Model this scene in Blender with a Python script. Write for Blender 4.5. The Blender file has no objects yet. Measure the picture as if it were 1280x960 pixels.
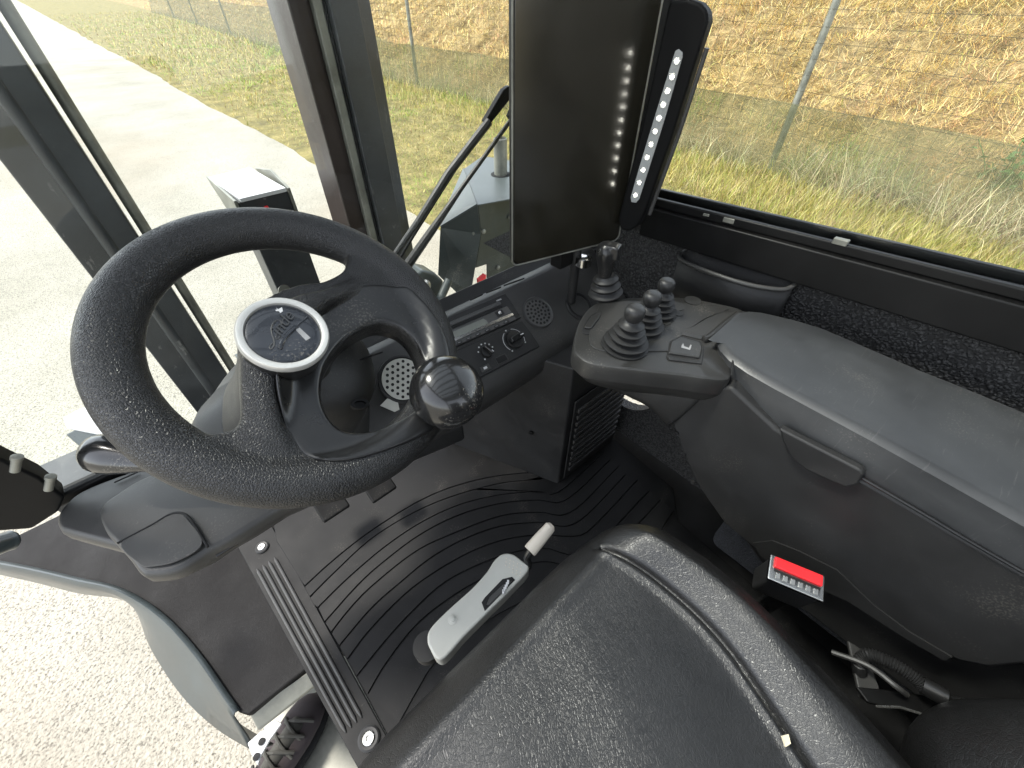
import bpy, bmesh, math, random
import numpy as np
from mathutils import Vector, Matrix, geometry
random.seed(4); rng = np.random.default_rng(7)
R = math.radians
scn = bpy.context.scene
col = scn.collection

# ---------------------------------------------------------------- camera, world, sun
HC = 1.9                                   # eye height above the concrete
FPX = 520.0; PITCH = math.atan2(520, 540); YAW = R(42.3)
cam_d = bpy.data.cameras.new('camera'); cam = bpy.data.objects.new('camera', cam_d); col.objects.link(cam)
cam_d.sensor_width = 36; cam_d.lens = FPX / 1280 * 36; cam_d.clip_start = 0.02; cam_d.clip_end = 2000
cam.location = (0, 0, HC); cam.rotation_euler = (R(90) - PITCH, 0, -YAW)
scn.camera = cam
world = bpy.data.worlds.new('World'); scn.world = world; world.use_nodes = True
wn = world.node_tree; bg = wn.nodes['Background']; sky = wn.nodes.new('ShaderNodeTexSky')
SUN_EL, SUN_AZ = R(60), R(-38)             # azimuth measured clockwise from +Y (vehicle forward)
sky.sky_type = 'NISHITA'; sky.sun_disc = False; sky.sun_elevation = SUN_EL; sky.sun_rotation = SUN_AZ
hsv = wn.nodes.new('ShaderNodeHueSaturation'); hsv.inputs['Saturation'].default_value = .3      # thin bright cloud
wn.links.new(sky.outputs[0], hsv.inputs['Color']); wn.links.new(hsv.outputs[0], bg.inputs[0]); bg.inputs[1].default_value = 0.15
sun_d = bpy.data.lights.new('sun', 'SUN'); sun_d.energy = 1.5; sun_d.angle = R(10); sun_d.color = (1, .95, .87)
sun = bpy.data.objects.new('sun', sun_d); col.objects.link(sun)
sdir = Vector((math.sin(SUN_AZ) * math.cos(SUN_EL), math.cos(SUN_AZ) * math.cos(SUN_EL), math.sin(SUN_EL)))
sun.rotation_euler = sdir.to_track_quat('Z', 'Y').to_euler(); sun.location = (0, 0, 20)
scn.view_settings.view_transform = 'Standard'; scn.view_settings.look = 'None'
scn.view_settings.exposure = 2.0; scn.view_settings.gamma = 1.0
scn.render.engine = 'CYCLES'
scn.cycles.max_bounces = 8; scn.cycles.transparent_max_bounces = 16

# ---------------------------------------------------------------- measuring helpers
h_ = np.array([math.sin(YAW), math.cos(YAW), 0]); r_ = np.array([math.cos(YAW), -math.sin(YAW), 0]); u_ = np.array([0, 0, 1.])
fw_ = h_ * math.cos(PITCH) - u_ * math.sin(PITCH); up_ = h_ * math.sin(PITCH) + u_ * math.cos(PITCH)
EYE = Vector((0, 0, HC))
def sight(px, py): return Vector(fw_ + r_ * (px - 640) / FPX - up_ * (py - 480) / FPX)
def on_z(px, py, z): d = sight(px, py); return EYE + d * (z / d.z)         # z relative to the eye
def on_x(px, py, x): d = sight(px, py); return EYE + d * (x / d.x)
def on_y(px, py, y): d = sight(px, py); return EYE + d * (y / d.y)
def on_d(px, py, t): return EYE + sight(px, py) * t
def on_pl(px, py, c, n): d = sight(px, py); return EYE + d * (n.dot(c - EYE) / n.dot(d))
def V(x, y, z): return Vector((x, y, z + HC))                              # vehicle frame, z relative to the eye

# ---------------------------------------------------------------- materials
def new_mat(name):
    m = bpy.data.materials.new(name); m.use_nodes = True
    return m, m.node_tree, m.node_tree.nodes['Principled BSDF']
def N(nt, t, **kw):
    n = nt.nodes.new(t)
    for k, v in kw.items():
        if k in n.inputs: n.inputs[k].default_value = v
        else: setattr(n, k, v)
    return n
def coord(nt): return nt.nodes.new('ShaderNodeTexCoord').outputs['Object']
def ramp(nt, fac, stops):
    r = nt.nodes.new('ShaderNodeValToRGB'); nt.links.new(fac, r.inputs[0]); e = r.color_ramp.elements
    while len(e) < len(stops): e.new(.5)
    for i, (p, c) in enumerate(stops):
        e[i].position = p; e[i].color = (*c, 1) if len(c) == 3 else c
    return r.outputs[0]
def g(v): return (v, v, v)
def mat(name, color, rough=.5, metal=0, grain=None, wear=.25, spec=.5, coat=0, scratch=0, dust=.0):
    """plastic / paint / metal with broad tonal wear; grain=(kind, scale, strength, distance)"""
    m, nt, b = new_mat(name); L = nt.links; co = coord(nt)
    n1 = N(nt, 'ShaderNodeTexNoise', Scale=9.0, Detail=6.0, Roughness=.65); L.new(co, n1.inputs['Vector'])
    lo = tuple(c * (1 - wear) for c in color); hi = tuple(min(1, c * (1 + wear)) for c in color)
    c1 = ramp(nt, n1.outputs['Fac'], [(.3, lo), (.7, hi)])
    if dust:
        n3 = N(nt, 'ShaderNodeTexNoise', Scale=420.0, Detail=2.0); L.new(co, n3.inputs['Vector'])
        n4 = N(nt, 'ShaderNodeTexNoise', Scale=14.0, Detail=3.0); L.new(co, n4.inputs['Vector'])
        mu = N(nt, 'ShaderNodeMath', operation='MULTIPLY'); L.new(n3.outputs['Fac'], mu.inputs[0]); L.new(n4.outputs['Fac'], mu.inputs[1])
        f = ramp(nt, mu.outputs[0], [(.36, (0, 0, 0)), (.44, g(dust))])
        mx = N(nt, 'ShaderNodeMix', data_type='RGBA'); L.new(f, mx.inputs[0]); L.new(c1, mx.inputs[6]); mx.inputs[7].default_value = (.35, .32, .27, 1)
        c1 = mx.outputs[2]
    if scratch:
        mp = N(nt, 'ShaderNodeMapping'); mp.inputs['Scale'].default_value = (6, 90, 6); mp.inputs['Rotation'].default_value = (.5, .4, .9); L.new(co, mp.inputs[0])
        n5 = N(nt, 'ShaderNodeTexNoise', Scale=3.0, Detail=5.0, Roughness=.7); L.new(mp.outputs[0], n5.inputs['Vector'])
        f = ramp(nt, n5.outputs['Fac'], [(.62, (0, 0, 0)), (.70, g(scratch))])
        mx = N(nt, 'ShaderNodeMix', data_type='RGBA'); L.new(f, mx.inputs[0]); L.new(c1, mx.inputs[6]); mx.inputs[7].default_value = (.3, .29, .27, 1)
        c1 = mx.outputs[2]
    L.new(c1, b.inputs['Base Color'])
    rr = ramp(nt, n1.outputs['Fac'], [(.3, g(max(.02, rough * .82))), (.7, g(min(1, rough * 1.2)))]); L.new(rr, b.inputs['Roughness'])
    b.inputs['Metallic'].default_value = metal; b.inputs['Specular IOR Level'].default_value = spec
    b.inputs['Coat Weight'].default_value = coat
    if grain:
        kind, sc, st, di = grain
        dn = N(nt, 'ShaderNodeTexNoise', Scale=sc * .35, Detail=2.0); L.new(co, dn.inputs['Vector'])
        if kind == 'cell':
            va = N(nt, 'ShaderNodeMix', data_type='RGBA'); va.inputs[0].default_value = .0016 if sc > 250 else .003
            L.new(co, va.inputs[6]); L.new(dn.outputs['Color'], va.inputs[7])
            vo = N(nt, 'ShaderNodeTexVoronoi', feature='DISTANCE_TO_EDGE', Scale=sc); L.new(va.outputs[2], vo.inputs['Vector'])
            hgt = ramp(nt, vo.outputs['Distance'], [(.0, g(0)), (.22, g(1))])
        elif kind == 'crease':
            va = N(nt, 'ShaderNodeMix', data_type='RGBA'); va.inputs[0].default_value = .006
            L.new(co, va.inputs[6]); L.new(dn.outputs['Color'], va.inputs[7])
            vo = N(nt, 'ShaderNodeTexVoronoi', feature='DISTANCE_TO_EDGE', Scale=sc); L.new(va.outputs[2], vo.inputs['Vector'])
            v2 = N(nt, 'ShaderNodeTexVoronoi', feature='DISTANCE_TO_EDGE', Scale=sc * 2.6); L.new(va.outputs[2], v2.inputs['Vector'])
            h1 = ramp(nt, vo.outputs['Distance'], [(.0, g(0)), (.09, g(1))]); h2 = ramp(nt, v2.outputs['Distance'], [(.0, g(.4)), (.12, g(1))])
            mm = N(nt, 'ShaderNodeMix', data_type='RGBA', blend_type='MULTIPLY'); mm.inputs[0].default_value = 1; L.new(h1, mm.inputs[6]); L.new(h2, mm.inputs[7]); hgt = mm.outputs[2]
        else:
            no = N(nt, 'ShaderNodeTexNoise', Scale=sc, Detail=3.0, Roughness=.6); L.new(co, no.inputs['Vector']); hgt = no.outputs['Fac']
        bp = N(nt, 'ShaderNodeBump', Strength=st, Distance=di); L.new(hgt, bp.inputs['Height']); L.new(bp.outputs[0], b.inputs['Normal'])
    return m
M = {}
M['plastic'] = mat('black_plastic', g(.02), .48, grain=('noise', 1100, .35, .0006), dust=.08, spec=.32)
M['plastic_grey'] = mat('charcoal_plastic', (.034, .0335, .032), .45, grain=('noise', 1000, .4, .0006), dust=.10)
M['lid'] = mat('worn_grey_lid', (.036, .0375, .039), .40, grain=('noise', 1300, .15, .0003), dust=.10, wear=.3, scratch=.12)
M['pod'] = mat('worn_pod_plastic', (.027, .0265, .025), .36, grain=('noise', 1200, .3, .0004), dust=.2)
M['wheelgrain'] = mat('grained_black_polyurethane', g(.013), .38, grain=('cell', 400, .6, .0007), wear=.3)
M['smooth'] = mat('smooth_black_plastic', g(.012), .3, grain=('noise', 60, .1, .0005), dust=.15, wear=.35)
M['gloss'] = mat('gloss_black_plastic', g(.012), .2, coat=.35, dust=.3)
M['rubber'] = mat('black_rubber', g(.008), .58, grain=('noise', 900, .3, .0005), dust=.10, wear=.5, spec=.22)
M['bellows'] = mat('bellows_rubber', g(.017), .46, wear=.2)
M['seat'] = mat('creased_black_leatherette', g(.011), .33, grain=('crease', 200, .3, .0007), wear=.3, spec=.6)
M['piping'] = mat('smooth_leatherette', g(.026), .38, grain=('noise', 70, .35, .002), wear=.25)
M['metal_dark'] = mat('painted_dark_metal', g(.006), .42, wear=.3, spec=.22)
M['fender_top'] = mat('textured_black_panel', (.006, .0055, .0055), .62, grain=('cell', 420, .5, .0006), wear=.3, spec=.22)
M['mast'] = mat('mast_grey_paint', (.038, .041, .043), .38, scratch=.45, wear=.25)
M['mast_red'] = mat('red_tinted_steel', (.022, .014, .012), .4, scratch=.45)  # red-brown tint painted in for the reddish reflections on the mast
M['steel'] = mat('bright_steel', (.5, .5, .48), .28, metal=.9, wear=.2)
M['galv'] = mat('dull_galvanised_steel', (.22, .22, .19), .5, metal=.5, wear=.45, scratch=.3)
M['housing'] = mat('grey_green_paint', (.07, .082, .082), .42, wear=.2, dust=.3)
M['housing_shaded'] = mat('shaded_grey_green_paint', (.035, .043, .041), .4, wear=.25, dust=.4)  # same housing paint darkened for the facets turned away from the light
M['fender'] = mat('blue_grey_paint', (.04, .05, .052), .34, coat=.25, wear=.25)
M['beige'] = mat('pale_grey_plastic', (.42, .42, .38), .45, grain=('noise', 500, .1, .0005), wear=.08)
M['cream'] = mat('cream_plastic', (.55, .5, .42), .45, wear=.06)
M['soot'] = mat('flat_black_coating', g(.005), .65, wear=.3, spec=.15)
M['wire'] = mat('rusty_wire', (.09, .075, .05), .7, wear=.3)
M['face'] = mat('radio_face', (.06, .06, .06), .35, wear=.15)
M['red'] = mat('red_button_plastic', (.75, .02, .025), .3, wear=.08)
M['ring'] = mat('matte_silver', (.62, .61, .57), .38, metal=.6, wear=.15, scratch=.15)
M['chrome'] = mat('worn_chrome', (.62, .61, .58), .16, metal=1, wear=.12)
M['blue_cap'] = mat('blue_black_cap', (.017, .020, .026), .25, wear=.25, dust=.3, coat=.3)
M['display'] = mat('grey_lcd_glass', (.19, .2, .18), .22, wear=.2)
M['mark'] = mat('white_print_and_glare', g(.55), .5, wear=.02)  # print white, also painted on two top faces as sun glare
M['grey_mark'] = mat('grey_worn_print', g(.28), .5, wear=.3)
M['screen'] = mat('monitor_glass', (.017, .0155, .011), .19, wear=.2, spec=1.0)  # brown base colour stands in for the reflected surroundings
M['hole'] = mat('deep_black', g(.004), .8, wear=0)
M['shoe'] = mat('dark_shoe_fabric', (.045, .036, .038), .85, grain=('noise', 500, .6, .001), wear=.3)
M['lace'] = mat('dark_lace', (.06, .059, .052), .9, wear=.3)
M['orange'] = mat('orange_plastic', (.6, .2, .05), .4)
M['foam'] = mat('worn_foam', (.62, .55, .4), .9)

def carpet_mat(name, base, tip, sc):
    m, nt, b = new_mat(name); L = nt.links; co = coord(nt)
    vo = N(nt, 'ShaderNodeTexVoronoi', Scale=sc); dn = N(nt, 'ShaderNodeTexNoise', Scale=sc * .5, Detail=2.0)
    L.new(co, dn.inputs['Vector'])
    va = N(nt, 'ShaderNodeMix', data_type='RGBA'); va.inputs[0].default_value = .008; L.new(co, va.inputs[6]); L.new(dn.outputs['Color'], va.inputs[7])
    L.new(va.outputs[2], vo.inputs['Vector'])
    c = ramp(nt, vo.outputs['Distance'], [(.15, tip), (.62, base)]); L.new(c, b.inputs['Base Color'])
    hh = ramp(nt, vo.outputs['Distance'], [(.1, g(1)), (.65, g(0))])
    bp = N(nt, 'ShaderNodeBump', Strength=1.0, Distance=.003); L.new(hh, bp.inputs['Height']); L.new(bp.outputs[0], b.inputs['Normal'])
    b.inputs['Roughness'].default_value = .75
    return m
M['carpet'] = carpet_mat('pebbled_black_lining', g(.012), g(.07), 210)
M['lining'] = carpet_mat('pebbled_blue_grey_lining', (.02, .022, .026), (.10, .105, .12), 420)

def glass_mat():
    m, nt, b = new_mat('window_glass'); L = nt.links; nt.nodes.remove(b)
    o = nt.nodes['Material Output']; t = N(nt, 'ShaderNodeBsdfTransparent'); t.inputs[0].default_value = (.95, .97, .96, 1)
    gl = N(nt, 'ShaderNodeBsdfGlossy', Roughness=.02); fr = N(nt, 'ShaderNodeFresnel', IOR=1.35); mx = N(nt, 'ShaderNodeMixShader')
    L.new(fr.outputs[0], mx.inputs[0]); L.new(t.outputs[0], mx.inputs[1]); L.new(gl.outputs[0], mx.inputs[2]); L.new(mx.outputs[0], o.inputs[0])
    return m
M['glass'] = glass_mat()

def net_mat():
    m, nt, b = new_mat('green_shade_net'); L = nt.links; co = coord(nt); o = nt.nodes['Material Output']
    b.inputs['Base Color'].default_value = (.11, .115, .055, 1); b.inputs['Roughness'].default_value = .9
    t = N(nt, 'ShaderNodeBsdfTransparent'); mx = N(nt, 'ShaderNodeMixShader')
    n = N(nt, 'ShaderNodeTexNoise', Scale=1.6, Detail=5.0, Roughness=.6); L.new(co, n.inputs['Vector'])
    n2 = N(nt, 'ShaderNodeTexNoise', Scale=70.0, Detail=1.0); L.new(co, n2.inputs['Vector'])
    ad = N(nt, 'ShaderNodeMath', operation='ADD'); L.new(n.outputs['Fac'], ad.inputs[0]); L.new(n2.outputs['Fac'], ad.inputs[1])
    f = ramp(nt, ad.outputs[0], [(.0, g(.30)), (.8, g(.40)), (1.1, g(.55))])
    L.new(f, mx.inputs[0]); L.new(t.outputs[0], mx.inputs[1]); L.new(b.outputs[0], mx.inputs[2]); L.new(mx.outputs[0], o.inputs[0])
    return m
M['net'] = net_mat()

def concrete_mat():
    m, nt, b = new_mat('exposed_concrete'); L = nt.links; co = coord(nt)
    n1 = N(nt, 'ShaderNodeTexNoise', Scale=.8, Detail=8.0, Roughness=.6); L.new(co, n1.inputs['Vector'])
    base = ramp(nt, n1.outputs['Fac'], [(.25, (.23, .215, .17)), (.5, (.31, .29, .24)), (.75, (.365, .35, .29))])
    v = N(nt, 'ShaderNodeTexVoronoi', Scale=75.0, Randomness=1.0); L.new(co, v.inputs['Vector'])
    v2 = N(nt, 'ShaderNodeTexNoise', Scale=120.0, Detail=3.0, Roughness=.7); L.new(co, v2.inputs['Vector'])
    k = ramp(nt, v2.outputs['Fac'], [(.36, g(.22)), (.46, g(.95)), (.7, g(1.2))])
    mx = N(nt, 'ShaderNodeMix', data_type='RGBA', blend_type='MULTIPLY'); mx.inputs[0].default_value = .9; L.new(base, mx.inputs[6]); L.new(k, mx.inputs[7])
    # dark aggregate stones
    v3 = N(nt, 'ShaderNodeTexVoronoi', Scale=26.0); L.new(co, v3.inputs['Vector'])
    f = ramp(nt, v3.outputs['Distance'], [(.0, g(.75)), (.14, g(.0))])
    mx2 = N(nt, 'ShaderNodeMix', data_type='RGBA'); L.new(f, mx2.inputs[0]); L.new(mx.outputs[2], mx2.inputs[6]); mx2.inputs[7].default_value = (.10, .085, .065, 1)
    # brown stains
    n4 = N(nt, 'ShaderNodeTexNoise', Scale=.35, Detail=4.0); L.new(co, n4.inputs['Vector'])
    f4 = ramp(nt, n4.outputs['Fac'], [(.52, g(0)), (.7, g(.5))])
    mx3 = N(nt, 'ShaderNodeMix', data_type='RGBA'); L.new(f4, mx3.inputs[0]); L.new(mx2.outputs[2], mx3.inputs[6]); mx3.inputs[7].default_value = (.25, .20, .14, 1)
    L.new(mx3.outputs[2], b.inputs['Base Color']); b.inputs['Roughness'].default_value = .85
    hh = N(nt, 'ShaderNodeMath', operation='ADD'); L.new(v.outputs['Distance'], hh.inputs[0]); L.new(v2.outputs['Fac'], hh.inputs[1])
    bp = N(nt, 'ShaderNodeBump', Strength=.8, Distance=.006); L.new(hh.outputs[0], bp.inputs['Height']); L.new(bp.outputs[0], b.inputs['Normal'])
    return m
M['concrete'] = concrete_mat()
def soil_mat(name, stops):
    m, nt, b = new_mat(name); L = nt.links; co = coord(nt)
    n1 = N(nt, 'ShaderNodeTexNoise', Scale=2.5, Detail=9.0, Roughness=.75); L.new(co, n1.inputs['Vector'])
    c = ramp(nt, n1.outputs['Fac'], stops)
    L.new(c, b.inputs['Base Color']); b.inputs['Roughness'].default_value = .95
    n2 = N(nt, 'ShaderNodeTexNoise', Scale=30.0, Detail=4.0); L.new(co, n2.inputs['Vector'])
    bp = N(nt, 'ShaderNodeBump', Strength=1.0, Distance=.05); L.new(n2.outputs['Fac'], bp.inputs['Height']); L.new(bp.outputs[0], b.inputs['Normal'])
    return m
M['soil'] = soil_mat('dry_grass_soil', [(.3, (.07, .06, .02)), (.5, (.19, .16, .05)), (.7, (.36, .29, .11))])
M['bank'] = soil_mat('hay_strewn_soil', [(.3, (.08, .055, .022)), (.5, (.25, .18, .07)), (.7, (.46, .34, .15))])
def blade_mat(name, rough=.6, trans=.25):
    m, nt, b = new_mat(name); L = nt.links
    a = N(nt, 'ShaderNodeAttribute', attribute_name='tint'); L.new(a.outputs['Color'], b.inputs['Base Color'])
    b.inputs['Roughness'].default_value = rough
    t = N(nt, 'ShaderNodeBsdfTranslucent'); L.new(a.outputs['Color'], t.inputs[0])
    mx = N(nt, 'ShaderNodeMixShader'); mx.inputs[0].default_value = trans
    L.new(b.outputs[0], mx.inputs[1]); L.new(t.outputs[0], mx.inputs[2]); L.new(mx.outputs[0], nt.nodes['Material Output'].inputs[0])
    return m
M['blade'] = blade_mat('grass_blades', .55, .35)
M['straw'] = blade_mat('straw_blades', .6, .2)
M['leaf'] = mat('green_leaf', (.07, .16, .03), .45, wear=.3)
def led_mat():
    m, nt, b = new_mat('led_chip'); b.inputs['Base Color'].default_value = (.9, .9, .8, 1)
    b.inputs['Emission Color'].default_value = (1, .97, .85, 1); b.inputs['Emission Strength'].default_value = 36.0
    return m
M['led'] = led_mat()
M['lens'] = mat('frosted_lens', (.34, .35, .34), .28, wear=.15)

# ---------------------------------------------------------------- object helpers
def empty(name, label=None, cat=None, loc=(0, 0, 0), group=None):
    o = bpy.data.objects.new(name, None); o.empty_display_size = .05; col.objects.link(o); o.location = loc
    tag(o, label, cat, group); return o
def tag(o, label=None, cat=None, group=None, kind=None):
    if label: o['label'] = label
    if cat: o['category'] = cat
    if group: o['group'] = group
    if kind: o['kind'] = kind
    return o
def world_loc(o):
    v = Vector(o.location)
    while o.parent: o = o.parent; v = v + Vector(o.location)
    return v
def mobj(name, verts, faces, m, parent=None, smooth=True, angle=35, bevel=0, seg=2, sub=0, solid=0):
    """verts in world coordinates; the object's origin is put at their middle"""
    vs = [Vector(v) for v in verts]
    c = sum(vs, Vector()) / len(vs)
    me = bpy.data.meshes.new(name); me.from_pydata([v - c for v in vs], [], faces); me.validate()
    return finish(name, me, c, m, parent, smooth, angle, bevel, seg, sub, solid)
def finish(name, me, c, m, parent=None, smooth=True, angle=35, bevel=0, seg=2, sub=0, solid=0):
    bm = bmesh.new(); bm.from_mesh(me); bmesh.ops.recalc_face_normals(bm, faces=bm.faces); bm.to_mesh(me); bm.free()
    me.materials.append(M[m] if isinstance(m, str) else m)
    if smooth:
        me.polygons.foreach_set('use_smooth', [True] * len(me.polygons))
        if not bevel and not sub: me.set_sharp_from_angle(angle=R(angle))
    o = bpy.data.objects.new(name, me); col.objects.link(o)
    if parent: o.parent = parent; o.location = Vector(c) - world_loc(parent)
    else: o.location = c
    if solid:
        s = o.modifiers.new('solid', 'SOLIDIFY'); s.thickness = solid; s.offset = -1
    if bevel:
        b = o.modifiers.new('bevel', 'BEVEL'); b.width = bevel; b.segments = seg; b.limit_method = 'ANGLE'; b.angle_limit = R(32); b.harden_normals = True
    if sub:
        s = o.modifiers.new('sub', 'SUBSURF'); s.levels = sub; s.render_levels = sub
    return o
def copyob(o, parent, delta):
    c = o.copy(); col.objects.link(c); c.parent = parent; c.location = o.location + Vector(delta); return c

class MB:
    """collects simple solids into one mesh"""
    def __init__(s): s.v = []; s.f = []
    def add(s, vs, fs): k = len(s.v); s.v += [Vector(v) for v in vs]; s.f += [[i + k for i in f] for f in fs]; return s
    def prism(s, poly, vec):
        n = len(poly); vec = Vector(vec); a = [Vector(p) for p in poly]; b = [p + vec for p in a]
        return s.add(a + b, [list(range(n))[::-1], list(range(n, 2 * n))] + [[i, (i + 1) % n, n + (i + 1) % n, n + i] for i in range(n)])
    def box(s, lo, hi):
        x0, y0, z0 = lo; x1, y1, z1 = hi
        return s.prism([(x0, y0, z0), (x1, y0, z0), (x1, y1, z0), (x0, y1, z0)], (0, 0, z1 - z0))
    def obox(s, c, ax, ay, az):
        c, ax, ay, az = map(Vector, (c, ax, ay, az))
        return s.prism([c - ax - ay - az, c + ax - ay - az, c + ax + ay - az, c - ax + ay - az], az * 2)
    def tube(s, pts, r, n=10, cap=True):
        pts = [Vector(p) for p in pts]; m = len(pts); rr = r if isinstance(r, (list, tuple)) else [r] * m
        vs = []; prev = None
        for i, p in enumerate(pts):
            t = (pts[min(i + 1, m - 1)] - pts[max(i - 1, 0)]).normalized()
            a = t.orthogonal().normalized() if prev is None else (prev - t * prev.dot(t)).normalized()
            prev = a; b = t.cross(a)
            for k in range(n):
                th = 2 * math.pi * k / n; vs.append(p + (a * math.cos(th) + b * math.sin(th)) * rr[i])
        fs = [[i * n + k, i * n + (k + 1) % n, (i + 1) * n + (k + 1) % n, (i + 1) * n + k] for i in range(m - 1) for k in range(n)]
        if cap: fs += [list(range(n))[::-1], [(m - 1) * n + k for k in range(n)]]
        return s.add(vs, fs)
    def lathe(s, c, ax, prof, n=32, ux=None, squash=1.0):
        """prof = [(radius, height along ax)]"""
        c = Vector(c); ax = Vector(ax).normalized(); a = (Vector(ux) if ux else ax.orthogonal()); a = (a - ax * a.dot(ax)).normalized(); b = ax.cross(a)
        vs = []; fs = []; m = len(prof)
        for (r, h) in prof:
            for k in range(n):
                th = 2 * math.pi * k / n; vs.append(c + ax * h + (a * math.cos(th) + b * math.sin(th) * squash) * r)
        fs = [[i * n + k, i * n + (k + 1) % n, (i + 1) * n + (k + 1) % n, (i + 1) * n + k] for i in range(m - 1) for k in range(n)]
        fs += [list(range(n))[::-1], [(m - 1) * n + k for k in range(n)]]
        return s.add(vs, fs)
    def loft(s, rows, closed=False, cap=False):
        m = len(rows); n = len(rows[0]); vs = [p for r in rows for p in r]; kk = n if closed else n - 1
        fs = [[i * n + k, i * n + (k + 1) % n, (i + 1) * n + (k + 1) % n, (i + 1) * n + k] for i in range(m - 1) for k in range(kk)]
        if cap: fs += [list(range(n))[::-1], [(m - 1) * n + k for k in range(n)]]
        return s.add(vs, fs)
    def build(s, name, m, parent=None, **kw): return mobj(name, s.v, s.f, m, parent, **kw)
def smooth_path(pts, n=40, closed=False):
    P = [Vector(p) for p in pts]; out = []; m = len(P); segs = m if closed else m - 1
    per = max(2, n // segs)
    for i in range(segs):
        p1 = P[i]; p2 = P[(i + 1) % m]
        p0 = P[i - 1] if (closed or i > 0) else p1 * 2 - p2
        p3 = P[(i + 2) % m] if (closed or i + 2 < m) else p2 * 2 - p1
        for k in range(per):
            t = k / per
            out.append(.5 * ((2 * p1) + (p2 - p0) * t + (2 * p0 - 5 * p1 + 4 * p2 - p3) * t * t + (3 * p1 - p0 - 3 * p2 + p3) * t ** 3))
    if not closed: out.append(P[-1])
    return out
def resample(pts, n, closed=False):
    P = [Vector(p) for p in pts] + ([Vector(pts[0])] if closed else [])
    d = [0]
    for i in range(1, len(P)): d.append(d[-1] + (P[i] - P[i - 1]).length)
    out = []; j = 0; tot = d[-1]; cnt = n if closed else n - 1
    for k in range(n):
        t = tot * k / cnt
        while j < len(P) - 2 and d[j + 1] < t: j += 1
        s = (t - d[j]) / max(1e-9, d[j + 1] - d[j]); out.append(P[j].lerp(P[j + 1], min(1, max(0, s))))
    return out

# ================================================================ THE SETTING
def vnoise(x, y, seed=0):
    xi = np.floor(x).astype(np.int64); yi = np.floor(y).astype(np.int64); fx = x - xi; fy = y - yi
    fx = fx * fx * (3 - 2 * fx); fy = fy * fy * (3 - 2 * fy)
    def hsh(a, b):
        v = (a * 374761393 + b * 668265263 + seed * 974711) & 0x7fffffff
        v = ((v ^ (v >> 13)) * 1274126177) & 0x7fffffff
        return ((v ^ (v >> 16)) & 0xffff) / 65535.
    return (hsh(xi, yi) * (1 - fx) + hsh(xi + 1, yi) * fx) * (1 - fy) + (hsh(xi, yi + 1) * (1 - fx) + hsh(xi + 1, yi + 1) * fx) * fy
def fbm(x, y, seed=0, o=4):
    s = 0; a = .5
    for i in range(o): s = s + a * vnoise(x * 2 ** i, y * 2 ** i, seed + i); a *= .5
    return s
def fence_x(y):
    return np.interp(y, [-60, -1.5, 3, 12, 21, 45, 110, 300], [5.2, 6.1, 6.95, 6.95, 7.2, 9.2, 13, 30])
def edge_x(y):
    return 2.33 + .10 * (fbm(y * .9, y * 0 + 3, 5) - .5) * 2 + np.where(np.abs(y) < 60, 0, 0)
def terr(x, y):
    d = np.maximum(0, x - fence_x(y) - .35)
    rise = 4.6 * (1 - np.exp(-(d / 9.0)))
    bump = (fbm(x * .9, y * .9, 11) - .45) * .35 * np.clip(d, 0, 1) + (fbm(x * 2.6, y * 2.6, 31) - .45) * .22 * np.clip(d, 0, 1)
    vb = np.clip((x - 2.5) * .8, 0, 1) * ((fbm(x * 1.3, y * 1.3, 19) - .4) * .10)
    return rise + bump + vb * (d < .01) + vb * (d >= .01) * .3 + .012

def ground():
    me_v = [(-400, -400, -.03), (400, -400, -.03), (400, 700, -.03), (-400, 700, -.03)]
    o = mobj('ground', me_v, [[0, 1, 2, 3]], 'soil', smooth=False); tag(o, kind='structure')
    ys = np.concatenate([np.linspace(-60, -6, 30), np.linspace(-5.8, 30, 260), np.linspace(31, 100, 60), np.linspace(110, 420, 20)])
    # road slab with its ragged right edge
    L_ = [(-70., y, 0.) for y in ys]; E = [(float(edge_x(np.array(y))), y, 0.) for y in ys]
    D = [(e[0] + .01, e[1], -.06) for e in E]
    b = MB(); n = len(ys); b.add(L_ + E + D, [[i, i + n, i + n + 1, i + 1] for i in range(n - 1)] + [[i + n, i + 2 * n, i + 2 * n + 1, i + n + 1] for i in range(n - 1)])
    o = b.build('road', 'concrete', angle=60); tag(o, kind='structure')
    xs = np.concatenate([np.linspace(0, 4.6, 60), np.linspace(4.7, 16, 110), np.linspace(17, 60, 30), np.linspace(80, 330, 8)])
    X = np.array([[float(edge_x(np.array(y))) - .02 + x for x in xs] for y in ys]); Yg = np.repeat(ys[:, None], len(xs), 1)
    Zg = terr(X, Yg); Zg[:, 0] = -.02
    vs = np.stack([X, Yg, Zg], 2).reshape(-1, 3); nx = len(xs); ny = len(ys)
    fs = [[j * nx + i, j * nx + i + 1, (j + 1) * nx + i + 1, (j + 1) * nx + i] for j in range(ny - 1) for i in range(nx - 1)]
    me = bpy.data.meshes.new('terrain'); me.from_pydata(vs.tolist(), [], fs)
    o = finish('grass_bank', me, (0, 0, 0), 'bank', angle=80); me.materials.append(M['soil'])
    cx_ = X[:-1, :-1] + .05; cy_ = Yg[:-1, :-1]; me.polygons.foreach_set('material_index', (cx_ < fence_x(cy_) + .2).astype(np.int32).reshape(-1)); tag(o, kind='structure')
ground()

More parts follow.
